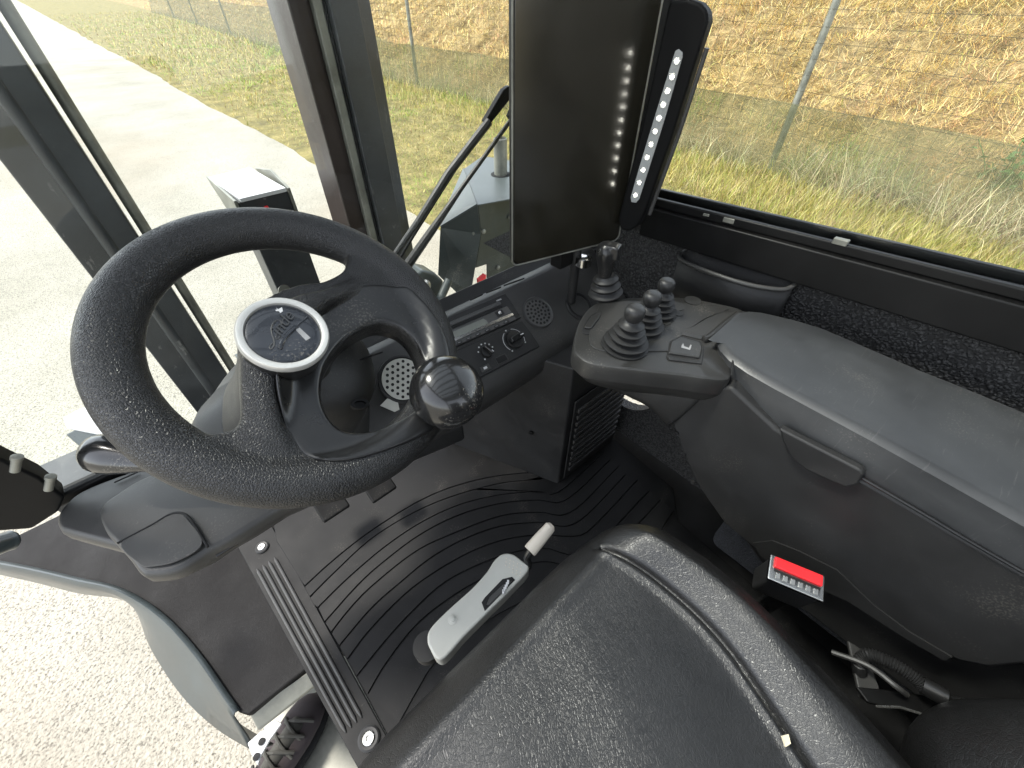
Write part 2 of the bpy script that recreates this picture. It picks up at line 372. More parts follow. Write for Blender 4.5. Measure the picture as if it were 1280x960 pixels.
def blades(name, base, head, lean, length, width, curl, tint, material, segs=3):
    """n curved tapering blades of 3 quads each; base (n,3), head azimuth, lean from vertical in rad"""
    n = len(base); K = (segs + 1) * 2
    dx = np.cos(head); dy = np.sin(head); sx = -dy; sy = dx
    P = base.copy(); pts = [P.copy()]; ang = lean.copy()
    for s in range(segs):
        l = length / segs
        P = P + np.stack([dx * np.sin(ang) * l, dy * np.sin(ang) * l, np.cos(ang) * l], 1); pts.append(P.copy()); ang = ang + curl / segs
    w = [1, .85, .55, .12] if segs == 3 else [.8, 1, .3]; vs = np.zeros((n, K, 3))
    for k in range(segs + 1):
        off = np.stack([sx, sy, 0 * sx], 1) * (width * w[k] / 2)[:, None]
        vs[:, 2 * k] = pts[k] - off; vs[:, 2 * k + 1] = pts[k] + off
    q = np.array([[0, 1, 3, 2], [2, 3, 5, 4], [4, 5, 7, 6]][:segs])
    fs = (np.arange(n)[:, None, None] * K + q[None]).reshape(-1)
    me = bpy.data.meshes.new(name); me.vertices.add(n * K); me.vertices.foreach_set('co', vs.reshape(-1))
    me.loops.add(n * 4 * segs); me.loops.foreach_set('vertex_index', fs.astype(np.int32))
    me.polygons.add(n * segs); me.polygons.foreach_set('loop_start', np.arange(0, n * 4 * segs, 4, dtype=np.int32)); me.update(calc_edges=True)
    ca = me.color_attributes.new('tint', 'FLOAT_COLOR', 'POINT'); cc = np.ones((n, K, 4)); cc[:, :, :3] = tint[:, None, :]
    ca.data.foreach_set('color', cc.reshape(-1)); me.materials.append(M[material])
    o = bpy.data.objects.new(name, me); col.objects.link(o); tag(o, kind='stuff'); return o
def pick(n, cols, w):
    c = np.array(cols)[rng.choice(len(cols), n, p=np.array(w) / sum(w))]
    return np.clip(c * rng.uniform(.35, 1.45, (n, 1)) * (1 + rng.normal(0, .06, (n, 3))), 0, 1)  # wide brightness spread also stands in for light and shade between blades
def spread_y(n, y0, y1, k=6.0):
    """denser close to the cab"""
    u = rng.uniform(0, 1, n); a = 1 / (y0 + k); b = 1 / (y1 + k); return 1 / (a + (b - a) * u) - k
def verge():
    n = 140000
    y = spread_y(n, -1.2, 60, 3.5); x = rng.uniform(0, 1, n) ** .9 * (fence_x(y) - 2.4) + 2.36
    green = fbm(x * 1.1, y * .8, 44); nearfence = np.clip((x - 5.6) / 1.0, 0, 1)
    keep = rng.uniform(0, 1, n) < np.clip(.35 + (x - 2.3) * 1.1 + (green - .5), .15, 1); x, y, green, nearfence = x[keep], y[keep], green[keep], nearfence[keep]; n = len(x)
    dist = np.sqrt(x * x + y * y + 3)
    L = rng.uniform(.04, .12, n) * (1 + 1.1 * nearfence * rng.uniform(0, 1, n)); W = rng.uniform(.003, .0065, n) * np.clip(dist / 5, 1, 5)
    L = L * np.clip(dist / 9, 1, 2.2)
    tint = pick(n, [(.36, .32, .08), (.22, .27, .045), (.48, .39, .13), (.56, .46, .21), (.22, .13, .06)], [3, 2.6, 3, 2.4, 1.4])
    gm = (green > .58)[:, None]; tint = np.where(gm & (rng.uniform(0, 1, (n, 1)) < .75), pick(n, [(.20, .30, .04), (.30, .38, .06)], [1, 1]), tint)
    blades('verge_grass', np.stack([x, y, terr(x, y) - .01], 1), rng.uniform(0, 6.28, n), rng.uniform(.3, 1.6, n), L, W, rng.uniform(.2, 1.6, n), tint, 'blade')
    # bright tufted strip of grass just ahead of the net, straw heads leaning in it
    n = 26000; y = spread_y(n, -1.2, 16, 2.5); x = fence_x(y) - rng.uniform(.1, 1.6, n)
    tint = pick(n, [(.46, .40, .10), (.31, .34, .06), (.58, .48, .22)], [3, 2, 3])
    blades('tufted_grass', np.stack([x, y, terr(x, y) - .01], 1), rng.uniform(0, 6.28, n), rng.uniform(.05, .7, n), rng.uniform(.10, .26, n), rng.uniform(.004, .008, n), rng.uniform(.2, 1.3, n), tint, 'blade')
    n = 9000; y = spread_y(n, -1.5, 26, 3.0); x = fence_x(y) - rng.uniform(-.25, .75, n) * rng.uniform(0, 1, n)
    cl = fbm(x * 1.5, y * 1.5, 77) > .42; x, y = x[cl], y[cl]; n = len(x)
    tint = pick(n, [(.66, .58, .36), (.48, .44, .22), (.36, .36, .18), (.40, .28, .18)], [3, 2, 2, 1])
    blades('tall_dry_grass', np.stack([x, y, terr(x, y) - .01], 1), rng.uniform(0, 6.28, n), rng.uniform(.05, .8, n), rng.uniform(.3, .75, n), rng.uniform(.003, .006, n), rng.uniform(.3, 1.9, n), tint, 'straw')
verge()
def hay():
    n = 300000
    y = spread_y(n, -5, 70, 9.0); u = rng.uniform(0, 1, n); x = fence_x(y) + .3 + 14 * u ** 1.25
    swath = fbm(x * 1.5, y * 1.5, 61)
    dist = np.sqrt(x * x + y * y); z = terr(x, y) + rng.uniform(0, .05, n) + np.clip(swath - .45, 0, 1) * .25 * rng.uniform(0, 1, n)
    head = fbm(x * 2.1, y * 2.1, 91) * 16 + rng.normal(0, 1.0, n)
    lean = rng.uniform(1.0, 1.75, n)
    brown = fbm(x * .8, y * .8, 123) > .60
    tint = pick(n, [(.70, .51, .18), (.60, .41, .13), (.78, .63, .31), (.36, .19, .08), (.38, .38, .08)], [4, 3, 3, .9, .6])
    tint = np.where(brown[:, None] & (rng.uniform(0, 1, (n, 1)) < .5), pick(n, [(.50, .28, .13), (.60, .40, .2)], [1, 1]), tint)
    blades('cut_hay', np.stack([x, y, z], 1), head, lean, rng.uniform(.10, .34, n), rng.uniform(.005, .009, n) * np.clip(dist / 10, .8, 4), rng.normal(0, 1.1, n), tint, 'straw', segs=2)
    # green band of regrowth right behind the net
    n = 26000; y = spread_y(n, -3, 30, 4); x = fence_x(y) + rng.uniform(.0, 1.3, n); k = fbm(x * .9, y * .9, 8) > .40; x, y = x[k], y[k]; n = len(x)
    blades('green_regrowth', np.stack([x, y, terr(x, y)], 1), rng.uniform(0, 6.28, n), rng.uniform(.05, .8, n), rng.uniform(.12, .4, n), rng.uniform(.006, .012, n), rng.uniform(.2, 1.2, n), pick(n, [(.20, .32, .04), (.34, .42, .08), (.55, .5, .16)], [2, 2, 1]), 'blade')
hay()

# ---------------------------------------------------------------- fence
def fence():
    f = empty('wire_fence', 'square mesh wire fence on thin grey posts with green shade net along its foot', 'fence', (6.95, 2.3, 0))
    F = lambda y: float(fence_x(np.array(float(y))))
    for i, y in enumerate((-7.0, 2.2, 11.3, 20.5, 30, 39.5, 49)):
        b = MB().tube([(F(y) + .04, y, -.1), (F(y) + .04, y, 2.05)], .042, 12); b.build('post', 'galv', f)
    ys = list(np.arange(-8, 50, .16)); wire = MB()
    for k, y in enumerate(ys):
        if y > 24 and k % 2: continue
        x = F(y); r = .0018 if y < 12 else .003
        wire.add([(x - r, y - r, .0), (x + r, y - r, 0), (x, y + r, 0), (x - r, y - r, 1.85), (x + r, y - r, 1.85), (x, y + r, 1.85)], [[0, 1, 4, 3], [1, 2, 5, 4], [2, 0, 3, 5]])
    for z in np.arange(.05, 1.9, .15):
        for a, c in ((-8, 12), (12, 21), (21, 45)):
            r = .0017 if c < 13 else .003; n = 14
            yy = np.linspace(a, c, n)
            for i in range(n - 1):
                p, q = yy[i], yy[i + 1]; s = .012 * math.sin(i * 2.3 + z * 9); s2 = .012 * math.sin((i + 1) * 2.3 + z * 9)
                wire.add([(F(p), p, z - r + s), (F(p) - r, p, z + r + s), (F(p) + r, p, z + r + s), (F(q), q, z - r + s2), (F(q) - r, q, z + r + s2), (F(q) + r, q, z + r + s2)], [[0, 1, 4, 3], [1, 2, 5, 4], [2, 0, 3, 5]])
    o = wire.build('wire_mesh', 'wire', f, smooth=False); tag(o, kind='stuff')
    rows = []
    for y in list(np.arange(-8, 14, .25)) + list(np.arange(14, 60, .5)):
        top = .80 if y < 12 else min(1.25, .80 + (y - 12) * .09); wob = .05 * (float(fbm(np.array(y * .7), np.array(1.), 3)) - .5) * 2
        x = F(y) - .03
        rows.append([Vector((x + .04 * math.sin(y * 3 + k) * (k / 6) - .16 * (1 - k / 6) ** 3, y, .02 + (top + wob) * k / 6)) for k in range(7)])
    MB().loft(rows).build('shade_net', 'net', f, angle=80)
fence()

# leafy plant and long straws at the right
def plant(px, py, n, spread, label, seed):
    rs = random.Random(seed); base = on_z(px, py, -1.86)
    p = empty('leafy_plant', label, 'plant', (base.x, base.y, 0))
    for i in range(9):
        a = rs.uniform(0, 6.28); h = rs.uniform(.35, .8); e = Vector((base.x + math.cos(a) * spread * rs.random(), base.y + math.sin(a) * spread * rs.random(), h))
        mid = (Vector((base.x, base.y, 0)) + e) / 2 + Vector((0, 0, .1))
        pts = smooth_path([Vector((base.x, base.y, -.02)), mid, e], 8); MB().tube(pts, .004, 5).build('stem', 'leaf', p)
        for k in range(n // 9):
            t = rs.uniform(.3, 1); c = pts[int(t * (len(pts) - 1))] + Vector((rs.gauss(0, .05), rs.gauss(0, .05), rs.gauss(0, .04)))
            s = rs.uniform(.03, .055); d = Vector((rs.gauss(0, 1), rs.gauss(0, 1), rs.gauss(0, .4))).normalized(); w = d.cross(Vector((rs.gauss(0, .4), rs.gauss(0, .4), 1))).normalized(); up = w.cross(d)
            vs = [c - d * s, c - d * .3 * s + w * .62 * s + up * .12 * s, c + d * .5 * s + w * .5 * s + up * .1 * s, c + d * 1.15 * s, c + d * .5 * s - w * .5 * s + up * .1 * s, c - d * .3 * s - w * .62 * s + up * .12 * s, c + up * -.05 * s]
            mobj('leaf', vs, [[0, 1, 6], [1, 2, 6], [2, 3, 6], [3, 4, 6], [4, 5, 6], [5, 0, 6]], 'leaf', p, smooth=False)
plant(1225, 262, 120, .45, 'broad leaved green weed climbing the fence at the right end of the side window', 1)
plant(965, 150, 45, .25, 'small upright green tuft of weeds behind the net near the grey fence post', 2)

# ================================================================ THE CAB
cab = empty('forklift_cab', 'open black forklift cab with rubber floor mat, lined side wall, pillars and fender', 'forklift cab', (0.3, 0, HC - 1.0))
def B(lo, hi): return MB().box((lo[0], lo[1], lo[2] + HC), (hi[0], hi[1], hi[2] + HC))
FZ = -.985
# floor plate
B((-.10, -.7, FZ - .03), (.80, .95, FZ - .004)).build('floor_plate', 'plastic', cab)
mat_out = [(343, 668), (480, 900), (520, 990)]
mpoly = [V(-.098, -.55, FZ), V(.62, -.55, FZ), V(.66, .10, FZ), V(.735, .16, FZ), V(.755, .38, FZ), V(.72, .9, FZ), V(-.098, .9, FZ)]
fmat = MB().prism(mpoly, (0, 0, .004)).build('floor_mat', 'rubber', cab, bevel=.0015)
RZ = FZ + .004
G = [
 [(382,733),(409,708),(446.6,677),(484,651),(526,626),(566,609),(618,596),(674,590)],
 [(385,750),(418,717),(465,674),(519,641),(570,620),(627,605),(674,601)],
 [(398.5,760),(437,722),(484,682),(531,651),(578,630),(627,618.5),(674,615),(699.5,615.5),(754.6,566)],
 [(407,778),(450,730),(484,700),(526,669),(573,645),(627,630),(674,626),(708,626),(763,576)],
 [(415,791),(437,763),(465,734),(519,691),(566,668),(627,645.5),(674,641),(715,641),(774.5,583)],
 [(425,808),(465,761),(500,730),(538,699),(580,675),(627,658.5),(674,654),(720.6,655),(781.6,595)],
 [(435,825),(465,786),(517,735),(578,696),(627,676.5),(674,669.5),(722,671),(744,657),(797,601)],
 [(447,846),(484,800),(519,762),(556,729),(600,706),(640,692),(680,686),(735,690),(812,614)],
 [(460.6,868.6),(484,829),(526,777),(582,736),(627,715),(680,703),(745,706),(826,626)],
 [(500,905),(521.6,866),(545,829),(590,790),(640,760),(690,740),(770,742),(842,640)],
]
def groove(g_): return resample(smooth_path([on_z(a, b, RZ) for a, b in g_], 48), 40)
GR = [groove(g_) for g_ in G]
for i in range(len(GR) - 1):
    a, b = GR[i], GR[i + 1]; top = []; 
    rows = []
    for k in range(40):
        d = (b[k] - a[k]); L_ = max(d.length, .004); u = d / L_
        p = a[k] + u * .0013; q = b[k] - u * .0013
        rows.append([p, p + u * .0012 + Vector((0, 0, .0036)), q - u * .0012 + Vector((0, 0, .0036)), q])
    MB().loft(rows).build('rib', 'rubber', fmat, angle=25)
ped = [on_z(346, 677, RZ), on_z(380, 731, RZ)] + GR[0][::3] + [V(.38, .86, RZ), V(-.08, .86, RZ)]
MB().prism(ped, (0, 0, .005)).build('foot_panel', 'rubber', fmat, bevel=.002)
# threshold strip with raised ridges and two screws
a0 = V(-.183, .80, -.98); a1 = V(-.153, .15, -.98)
strip = MB().prism([V(-.19, .85, -.985), V(-.150, .05, -.985), V(-.098, .05, -.985), V(-.106, .85, -.985)], (0, 0, .008)).build('threshold_strip', 'rubber', cab, bevel=.002)
for k in range(4):
    t = .16 + .17 * k
    def sp(y): xl = -.19 + (.85 - y) * .05; xr = -.106 + (.85 - y) * .01; return V(xl + (xr - xl) * t, y, -.975)
    MB().tube([sp(.69), sp(.68), sp(.5), sp(.29), sp(.28)], [.001, .0036, .0036, .0036, .001], 8).build('ridge', 'plastic_grey', strip)
for y, s in ((.735, 1), (.244, 1.25)):
    c = V(-.143 if y > .5 else -.125, y, -.978)
    MB().lathe(c, (0, 0, 1), [(.0155 * s, 0), (.0155 * s, .004), (.013 * s, .006), (.0095 * s, .0055), (.009 * s, .003)], 28).build('screw_cup', 'plastic', strip)
    MB().lathe(c, (0, 0, 1), [(.0085 * s, .002), (.0085 * s, .0062), (.0075 * s, .0072), (.0036 * s, .0072), (.003 * s, .0045)], 28).build('screw', 'chrome', strip)
# right wall: lining, window frame, glass
arc = smooth_path([on_x(a, b, .785) for a, b in [(700, 470), (742, 480), (766, 500), (790, 512), (812, 510), (830, 492)]], 24)
MB().prism([V(.785, 1.0, -.98), V(.785, -.9, -.98), V(.785, -.9, -.60), V(.785, .2, -.60)] + arc[::-1] + [V(.785, 1.0, arc[0].z - HC)], (.03, 0, 0)).build('lower_lining', 'carpet', cab)
MB().prism([V(.785, 1.0, -.597), V(.785, -.9, -.597), V(.785, -.9, -.27), V(.785, .60, -.34)], (.03, 0, 0)).build('wall_lining', 'carpet', cab)
# wheel box low at right
wb = [on_x(868, 640, .70), ]
MB().prism([V(.66, .02, -.98), V(.785, .02, -.98), V(.785, .02, -.60), V(.70, .02, -.62)], (0, -.9, 0)).build('wheel_box', 'lining', cab, bevel=.02, seg=4)
frw = lambda px, py: on_x(px, py, .765)
fr_top = [frw(812, 250), frw(1000, 292), frw(1280, 352)]
def sill(x, dz0, dz1, th, name, m):
    p0 = V(x, .44, -.312 + dz0); p1 = V(x, -.9, -.232 + dz0 - .0); q0 = V(x, .44, -.312 + dz1); q1 = V(x, -.9, -.232 + dz1)
    return MB().prism([p0, p1, q1, q0], (th, 0, 0)).build(name, m, cab, bevel=.003)
sill(.752, -.062, -.004, .05, 'window_frame', 'metal_dark')
sill(.762, -.004, .012, .012, 'window_rail', 'metal_dark')
sill(.79, -.004, .02, .012, 'window_rail', 'metal_dark')
for a, b in ((912, 275), (1051, 302), (884, 268)):
    c = on_x(a, b, .766); k = .6 if a == 884 else 1
    MB().obox(c, (.005, 0, 0), (0, .010 * k, -.0006), (0, 0, .0045 * k)).build('latch', 'galv', cab, bevel=.0015)
MB().prism([V(.782, .47, -.31), V(.782, -.9, -.22), V(.782, -.9, .45), V(.782, .47, .45)], (.004, 0, 0)).build('side_glass', 'glass', cab, smooth=False)
# pillars, roof, rear
MB().prism([V(.735, .46, -.36), V(.80, .46, -.36), V(.80, .54, -.36), V(.735, .54, -.36)], (.02, .0, .84)).build('front_pillar', 'metal_dark', cab, bevel=.006)
MB().prism([V(-.34, .60, -.47), V(-.28, .60, -.47), V(-.28, .67, -.47), V(-.34, .67, -.47)], (-.03, .02, .93)).build('front_pillar', 'metal_dark', cab, bevel=.006)
MB().prism([V(.74, -.62, -.30), V(.80, -.62, -.30), V(.80, -.54, -.30), V(.74, -.54, -.30)], (0, -.02, .76)).build('rear_pillar', 'metal_dark', cab, bevel=.006)
MB().prism([V(-.30, -.80, -.98), V(-.24, -.80, -.98), V(-.24, -.73, -.98), V(-.30, -.73, -.98)], (0, -.02, 1.44)).build('rear_pillar', 'metal_dark', cab, bevel=.006)
for lo_, hi_ in (((-.42, -.95, .44), (.86, -.85, .49)), ((-.42, .90, .44), (.86, 1.0, .49)), ((-.42, -.85, .44), (-.34, .90, .49)), ((.78, -.85, .44), (.86, .90, .49))):
    B(lo_, hi_).build('roof_frame', 'metal_dark', cab, bevel=.008)
for k in range(9): B((-.34, -.70 + k * .185, .445), (.78, -.655 + k * .185, .485)).build('roof_bar', 'metal_dark', cab, bevel=.006)
B((-.34, -.85, .492), (.78, .90, .496)).build('roof_glass', 'glass', cab, smooth=False)
B((-.27, .626, -.512), (.775, .645, -.494)).build('windscreen_seal', 'rubber', cab, bevel=.004)
B((-.30, -.80, -.98), (.80, -.76, -.40)).build('rear_wall', 'plastic', cab, bevel=.006)
# windscreen
MB().prism([V(-.26, .632, -.50), V(.78, .632, -.50), V(.78, .70, .45), V(-.28, .70, .45)], (0, .004, 0)).build('windscreen', 'glass', cab, smooth=False)
# fender ahead of the step
fend = MB()
out = [(-40, 697), (40, 712), (100, 726), (150, 738), (200, 768), (245, 815), (285, 872), (298, 890)]
inn = smooth_path([on_z(a, b, -1.05) for a, b in out], 48)
top = inn + [on_z(311, 893, -1.05), on_z(380, 838, -1.05), V(-.06, .42, -1.05), V(-.06, 1.26, -1.05), V(-.64, 1.26, -1.05)]
MB().prism(top, (0, 0, -.035)).build('fender_top', 'fender_top', cab, bevel=.004)
lo = smooth_path([on_z(a, b, -1.16) for a, b in [(-40, 708), (40, 725), (100, 740), (163, 752), (190, 808), (228, 866), (272, 908), (318, 936)]], 48)
n_ = min(len(inn), len(lo)); ii = resample(inn, 40); ll = resample(lo, 40)
rows = [[a + Vector((.004, .0, .003)), a + Vector((-.003, 0, .006)), a + Vector((-.008, 0, -.002)), (a * .35 + b * .65), b, b + Vector((.02, .0, -.05))] for a, b in zip(ii, ll)]
MB().loft(rows).build('fender_side', 'fender', cab, angle=50, solid=.004)
# galvanised step edge + white bracket
ge = [on_z(311, 892, -1.06), on_z(390, 836, -1.06), on_z(402, 850, -1.09), on_z(322, 913, -1.09)]
MB().prism(ge, (0, -.0, -.01)).build('step_edge', 'galv', cab, bevel=.003)
bk = [on_z(a, b, -1.1) for a, b in [(309, 929), (322, 917), (345, 900), (352, 904), (337, 925), (326, 945), (322, 957), (315, 945)]]
MB().prism(bk, (0, 0, -.006)).build('bracket', 'mark', cab, bevel=.002)
for (a, b) in ((327, 927), (320.5, 946)):
    MB().lathe(on_z(a, b, -1.098), (0, 0, 1), [(.0065, 0), (.0065, .0006)], 20).build('hole', 'hole', cab)
# step tread and chassis side
B((-.40, -.15, -1.52), (-.12, .62, -1.49)).build('step_tread', 'galv', cab, bevel=.006)
B((.02, -.8, -1.6), (.80, .95, -1.02)).build('chassis', 'metal_dark', cab, bevel=.01)

# ================================================================ DASHBOARD
dash = empty('dashboard', 'black moulded dashboard below the windscreen with radio, heater dials and round vents', 'dashboard', (.25, .5, HC - .52))
dn = Vector((0, -.7, 1)).normalized(); dc = V(0, .5, -.5)
def DP(px, py, h=0): return on_pl(px, py, dc + dn * h, dn)
def dz(y): return -.5 + .7 * (y - .5)
def prof(x0, x1, y_r, y_f, nm, m, y_fr=None, zoff=0, sub=0):
    rows = []
    for x in (x0, x1):
        P = [(y_f + .035, dz(y_f) - .16), (y_f + .035, dz(y_f) - .012), (y_f + .02, dz(y_f) - .002), (y_f, dz(y_f)), (y_r + .02, dz(y_r + .02)), (y_r + .006, dz(y_r + .006) - .002), (y_r, dz(y_r) - .012), (y_r + .004, dz(y_r) - .045), (y_r + .03, dz(y_r) - .085), (y_r + .1, dz(y_r) - .11), (y_f, dz(y_f) - .2)]
        rows.append([V(x, y, z + zoff) for y, z in P])
    return MB().loft(rows, closed=True, cap=True).build(nm, m, dash, bevel=.004)
prof(.10, .775, .435, .565, 'dash_body', 'plastic_grey')
# defroster shelf in front of body
sh = [V(-.24, .555, -.475), V(.775, .535, -.482), V(.775, .535, -.60), V(-.24, .555, -.60)]
MB().prism([V(.06, .56, -.472), V(.775, .56, -.472), V(.775, .63, -.455), V(.06, .63, -.455)], (0, 0, -.05)).build('defroster_shelf', 'plastic', dash, bevel=.004)
for (p, q) in (((588, 375), (603, 368)), ((608, 366), (626, 359)), ((630, 357), (655, 348))):
    a = DP(*p, .006); b = DP(*q, .006); MB().tube([a, b], .0016, 6).build('defroster_slit', 'hole', dash)
def dquad(pts, h0, h1, name, m, parent, bev=.0015):
    return MB().prism([DP(a, b, h0) for a, b in pts], dn * (h1 - h0)).build(name, m, parent, bevel=bev)
# radio
radio = dquad([(535, 410), (628.4, 371), (648, 401), (553, 444)], -.01, .006, 'radio', 'plastic', dash)
dquad([(541, 412), (624, 377), (626.5, 381), (543.5, 416.5)], .0055, .0085, 'slot_cover', 'face', radio, .001)
dquad([(544, 418), (627, 382.5), (628, 384.5), (545, 420)], .0055, .0065, 'tape_slot', 'hole', radio, 0)
dquad([(546, 420.5), (633, 383.5), (645, 400), (554, 440)], .0055, .009, 'faceplate', 'face', radio, .001)
dquad([(564, 415.5), (604, 398.5), (608, 401), (612, 407), (571, 425)], .0085, .0100, 'display', 'display', radio, .0005)
dquad([(556, 428), (640, 391.5), (642, 394.5), (558, 431.5)], .0085, .0108, 'trim_bar', 'chrome', radio, .0005)
dquad([(618, 391), (627, 387), (631, 393), (622, 397)], .0085, .0105, 'knob', 'plastic', radio, .001)
MB().lathe(DP(624.5, 391.5, .010), dn, [(.0035, 0), (.0035, .0025), (.002, .003)], 16).build('jack', 'chrome', radio)
for k in range(7):
    t = k / 6; a = 562 + 70 * t; b = 432.5 - 31 * t
    dquad([(a - 3.2, b + 1.2), (a + 3.2, b - 1.6), (a + 4.4, b + .8), (a - 2, b + 3.6)], .0088, .0104, 'button', 'plastic', radio, .0006)
    dquad([(a - 1.2, b + 1.0), (a + 1.6, b - .2), (a + 1.9, b + .5), (a - .9, b + 1.7)], .0103, .0106, 'button_mark', 'grey_mark', radio, 0)
for k in range(3):
    a = 555 + 1.8 * k; b = 419.5 + 3.2 * k
    dquad([(a - 2.5, b + 1), (a + 3, b - 1.3), (a + 4, b + .6), (a - 1.5, b + 3)], .0088, .0104, 'button', 'plastic', radio, .0006)
dquad([(620, 375.5), (626, 373), (627, 374.5), (621, 377)], .0085, .0090, 'badge', 'grey_mark', radio, 0)
# climate panel
clim = dquad([(545, 452), (649, 404.7), (671, 436), (590, 479)], -.01, .006, 'climate_panel', 'plastic', dash, .002)
def dial(px, py, rad, ang, marks):
    c = DP(px, py, .006); ux = (DP(px + 10, py) - DP(px, py)).normalized(); uy = dn.cross(ux)
    k = MB().lathe(c, dn, [(rad, 0), (rad, .004), (rad * .93, .006), (rad * .5, .0065)], 32).build('dial', 'smooth', clim)
    d = ux * math.cos(ang) + uy * math.sin(ang); e = dn.cross(d)
    MB().obox(c + dn * .012, d * rad * .86, e * rad * .30, dn * .0065).build('grip', 'gloss', k, bevel=.0025, seg=3)
    MB().obox(c + dn * .0188 + d * rad * .6, d * rad * .2, e * rad * .05, dn * .0004).build('pointer', 'mark', k)
    for a in marks:
        p = c + (ux * math.cos(a) + uy * math.sin(a)) * rad * 1.32
        s = .0013
        MB().obox(p + dn * .0004, ux * s, uy * s, dn * .0003).build('print_mark', 'mark', k)
dial(642.5, 425, .0185, .45, [2.2, -1.9, -.2])
arc = []; c = DP(642.5, 425, .0064); ux = (DP(652, 425) - DP(642, 425)).normalized(); uy = dn.cross(ux)
for s0, s1 in ((-.1, 1.7), (2.5, 4.2)):
    pts = [c + (ux * math.cos(s0 + (s1 - s0) * k / 12) + uy * math.sin(s0 + (s1 - s0) * k / 12)) * .0235 for k in range(13)]
    MB().tube(pts, .0006, 5).build('arc_mark', 'mark', clim)
dial(608, 439.5, .0125, -.75, [2.6, 2.1, 1.6, 1.1, .6, 3.2, -1.9])
dquad([(618, 448), (631, 441.5), (636, 449.5), (623, 456)], .0058, .0072, 'socket_rim', 'plastic_grey', clim, .0006)
dquad([(619.5, 448.5), (630.5, 443), (634.5, 449.2), (623.5, 454.8)], .0071, .0076, 'empty_socket', 'hole', clim, 0)
dquad([(599, 460), (610, 454.5), (614, 461), (602, 467)], .0058, .009, 'push_button', 'plastic_grey', clim, .001)
dquad([(604, 459.5), (608, 457.5), (609.5, 460), (605.5, 462)], .009, .0093, 'print_mark', 'mark', clim, 0)
def round_grille(px, py, rad, name, rings=(1, 6, 12, 18)):
    c = DP(px, py, 0); ux = dn.orthogonal().normalized(); uy = dn.cross(ux)
    v = MB().lathe(c, dn, [(rad, -.004), (rad, .0045), (rad * .97, .006), (rad * .9, .0055), (rad * .87, .0035), (.001, .0035)], 48).build(name, 'face', dash)
    j = 0
    for n in rings:
        for k in range(n):
            a = 2 * math.pi * k / n + j * .2; rr = rad * .25 * j
            MB().lathe(c + (ux * math.cos(a) + uy * math.sin(a)) * rr * .98, dn, [(rad * .075, .0030), (rad * .075, .0042)], 12).build('hole', 'hole', v)
        j += 1
round_grille(672, 391, .0345, 'speaker_grille')
c = DP(723, 383, 0)
vv = MB().lathe(c, dn, [(.033, -.004), (.033, .004), (.031, .0055), (.0265, .0055), (.026, .002), (.001, .002)], 40).build('round_vent', 'plastic', dash)
MB().lathe(c, dn, [(.0245, .001), (.0245, .005), (.001, .006)], 40).build('vent_flap', 'plastic_grey', vv)
# perforated metal-look grille seen through the wheel, with a small tab
c = on_pl(503, 474, V(0, .420, -.56), Vector((0, -.75, .66))); nn = Vector((0, -.75, .66)).normalized(); ux = Vector((1, 0, 0)); uy = nn.cross(ux)
MB().prism([on_pl(a, b, V(0, .41, -.57), nn) for a, b in [(475, 507), (484, 498), (497, 503), (499, 512), (493, 515)]], nn * .002).build('metal_tab', 'beige', dash)
v2 = MB().lathe(c, nn, [(.040, -.004), (.040, .003), (.037, .004), (.036, .002), (.001, .002)], 40).build('foot_vent', 'plastic', dash)
MB().lathe(c, nn, [(.0345, .002), (.0345, .0034), (.001, .0034)], 40).build('perforated_disc', 'beige', v2)
for i in range(-5, 6):
    for j in range(-5, 6):
        p = Vector((i * .0098 + (j % 2) * .0049, j * .0086, 0))
        if p.length < .031: MB().lathe(c + ux * p.x + uy * p.y, nn, [(.0026, .003), (.0026, .0039)], 10).build('hole', 'hole', v2)
dashl = MB().prism([V(.10, .62, -.60), V(.10, .44, -.545), V(.28, .44, -.60), V(.28, .62, -.62)], (0, 0, -.05)).build('knee_panel', 'plastic', dash, bevel=.01)
# left-hand module with storage lid
def tier(pts, z, name, m, skirt=(.012, .03, -.06), n=90, r=.006):
    o_ = smooth_path([on_z(a, b, z) for a, b in pts], n, closed=True); c = sum(o_, Vector()) / len(o_)
    def off(d, dz_):
        out = []
        for k, p in enumerate(o_):
            t = (o_[(k + 1) % len(o_)] - o_[k - 1]).normalized(); nrm = Vector((t.y, -t.x, 0))
            if nrm.dot(p - c) > 0: nrm = -nrm
            out.append(p + nrm * d + Vector((0, 0, dz_)))
        return out
    rows = [off(r * 1.2, r * .6), off(r * .8, r * .45), off(r * .25, -r * .1), off(0, -r), [p + Vector((0, .001, -.018)) for p in o_], [p + Vector(skirt) for p in o_]]
    return MB().loft(rows, closed=True, cap=True).build(name, m, dash, angle=50)
tier([(71, 648), (74, 663), (88, 669), (144, 684), (200, 700), (300, 660), (420, 600), (420, 545), (300, 545), (172, 587), (107, 612), (80, 633)], -.500, 'side_module', 'plastic_grey')
tier([(125, 638), (130, 663), (145, 681), (161, 699), (174, 716), (187, 720), (222, 714), (262, 689), (294, 671), (351, 636), (420, 600), (420, 570), (330, 560), (200, 590), (146, 618)], -.488, 'module_cover', 'plastic_grey', r=.005)
lidp = [on_z(a, b, -.4815) for a, b in [(152, 680), (190, 658), (212, 645), (226, 643), (236, 650), (254, 680), (222, 702), (188, 709), (174, 705)]]
MB().prism(smooth_path(lidp, 50, closed=True), (0, 0, .002)).build('storage_lid', 'plastic_grey', dash, bevel=.0015)
edge = [on_z(a, b, -.4800) for a, b in [(147, 679), (190, 656), (212, 643), (227, 641), (238, 649), (260, 684)]]
MB().tube(smooth_path(edge, 30), .0014, 6).build('lid_gap', 'hole', dash)
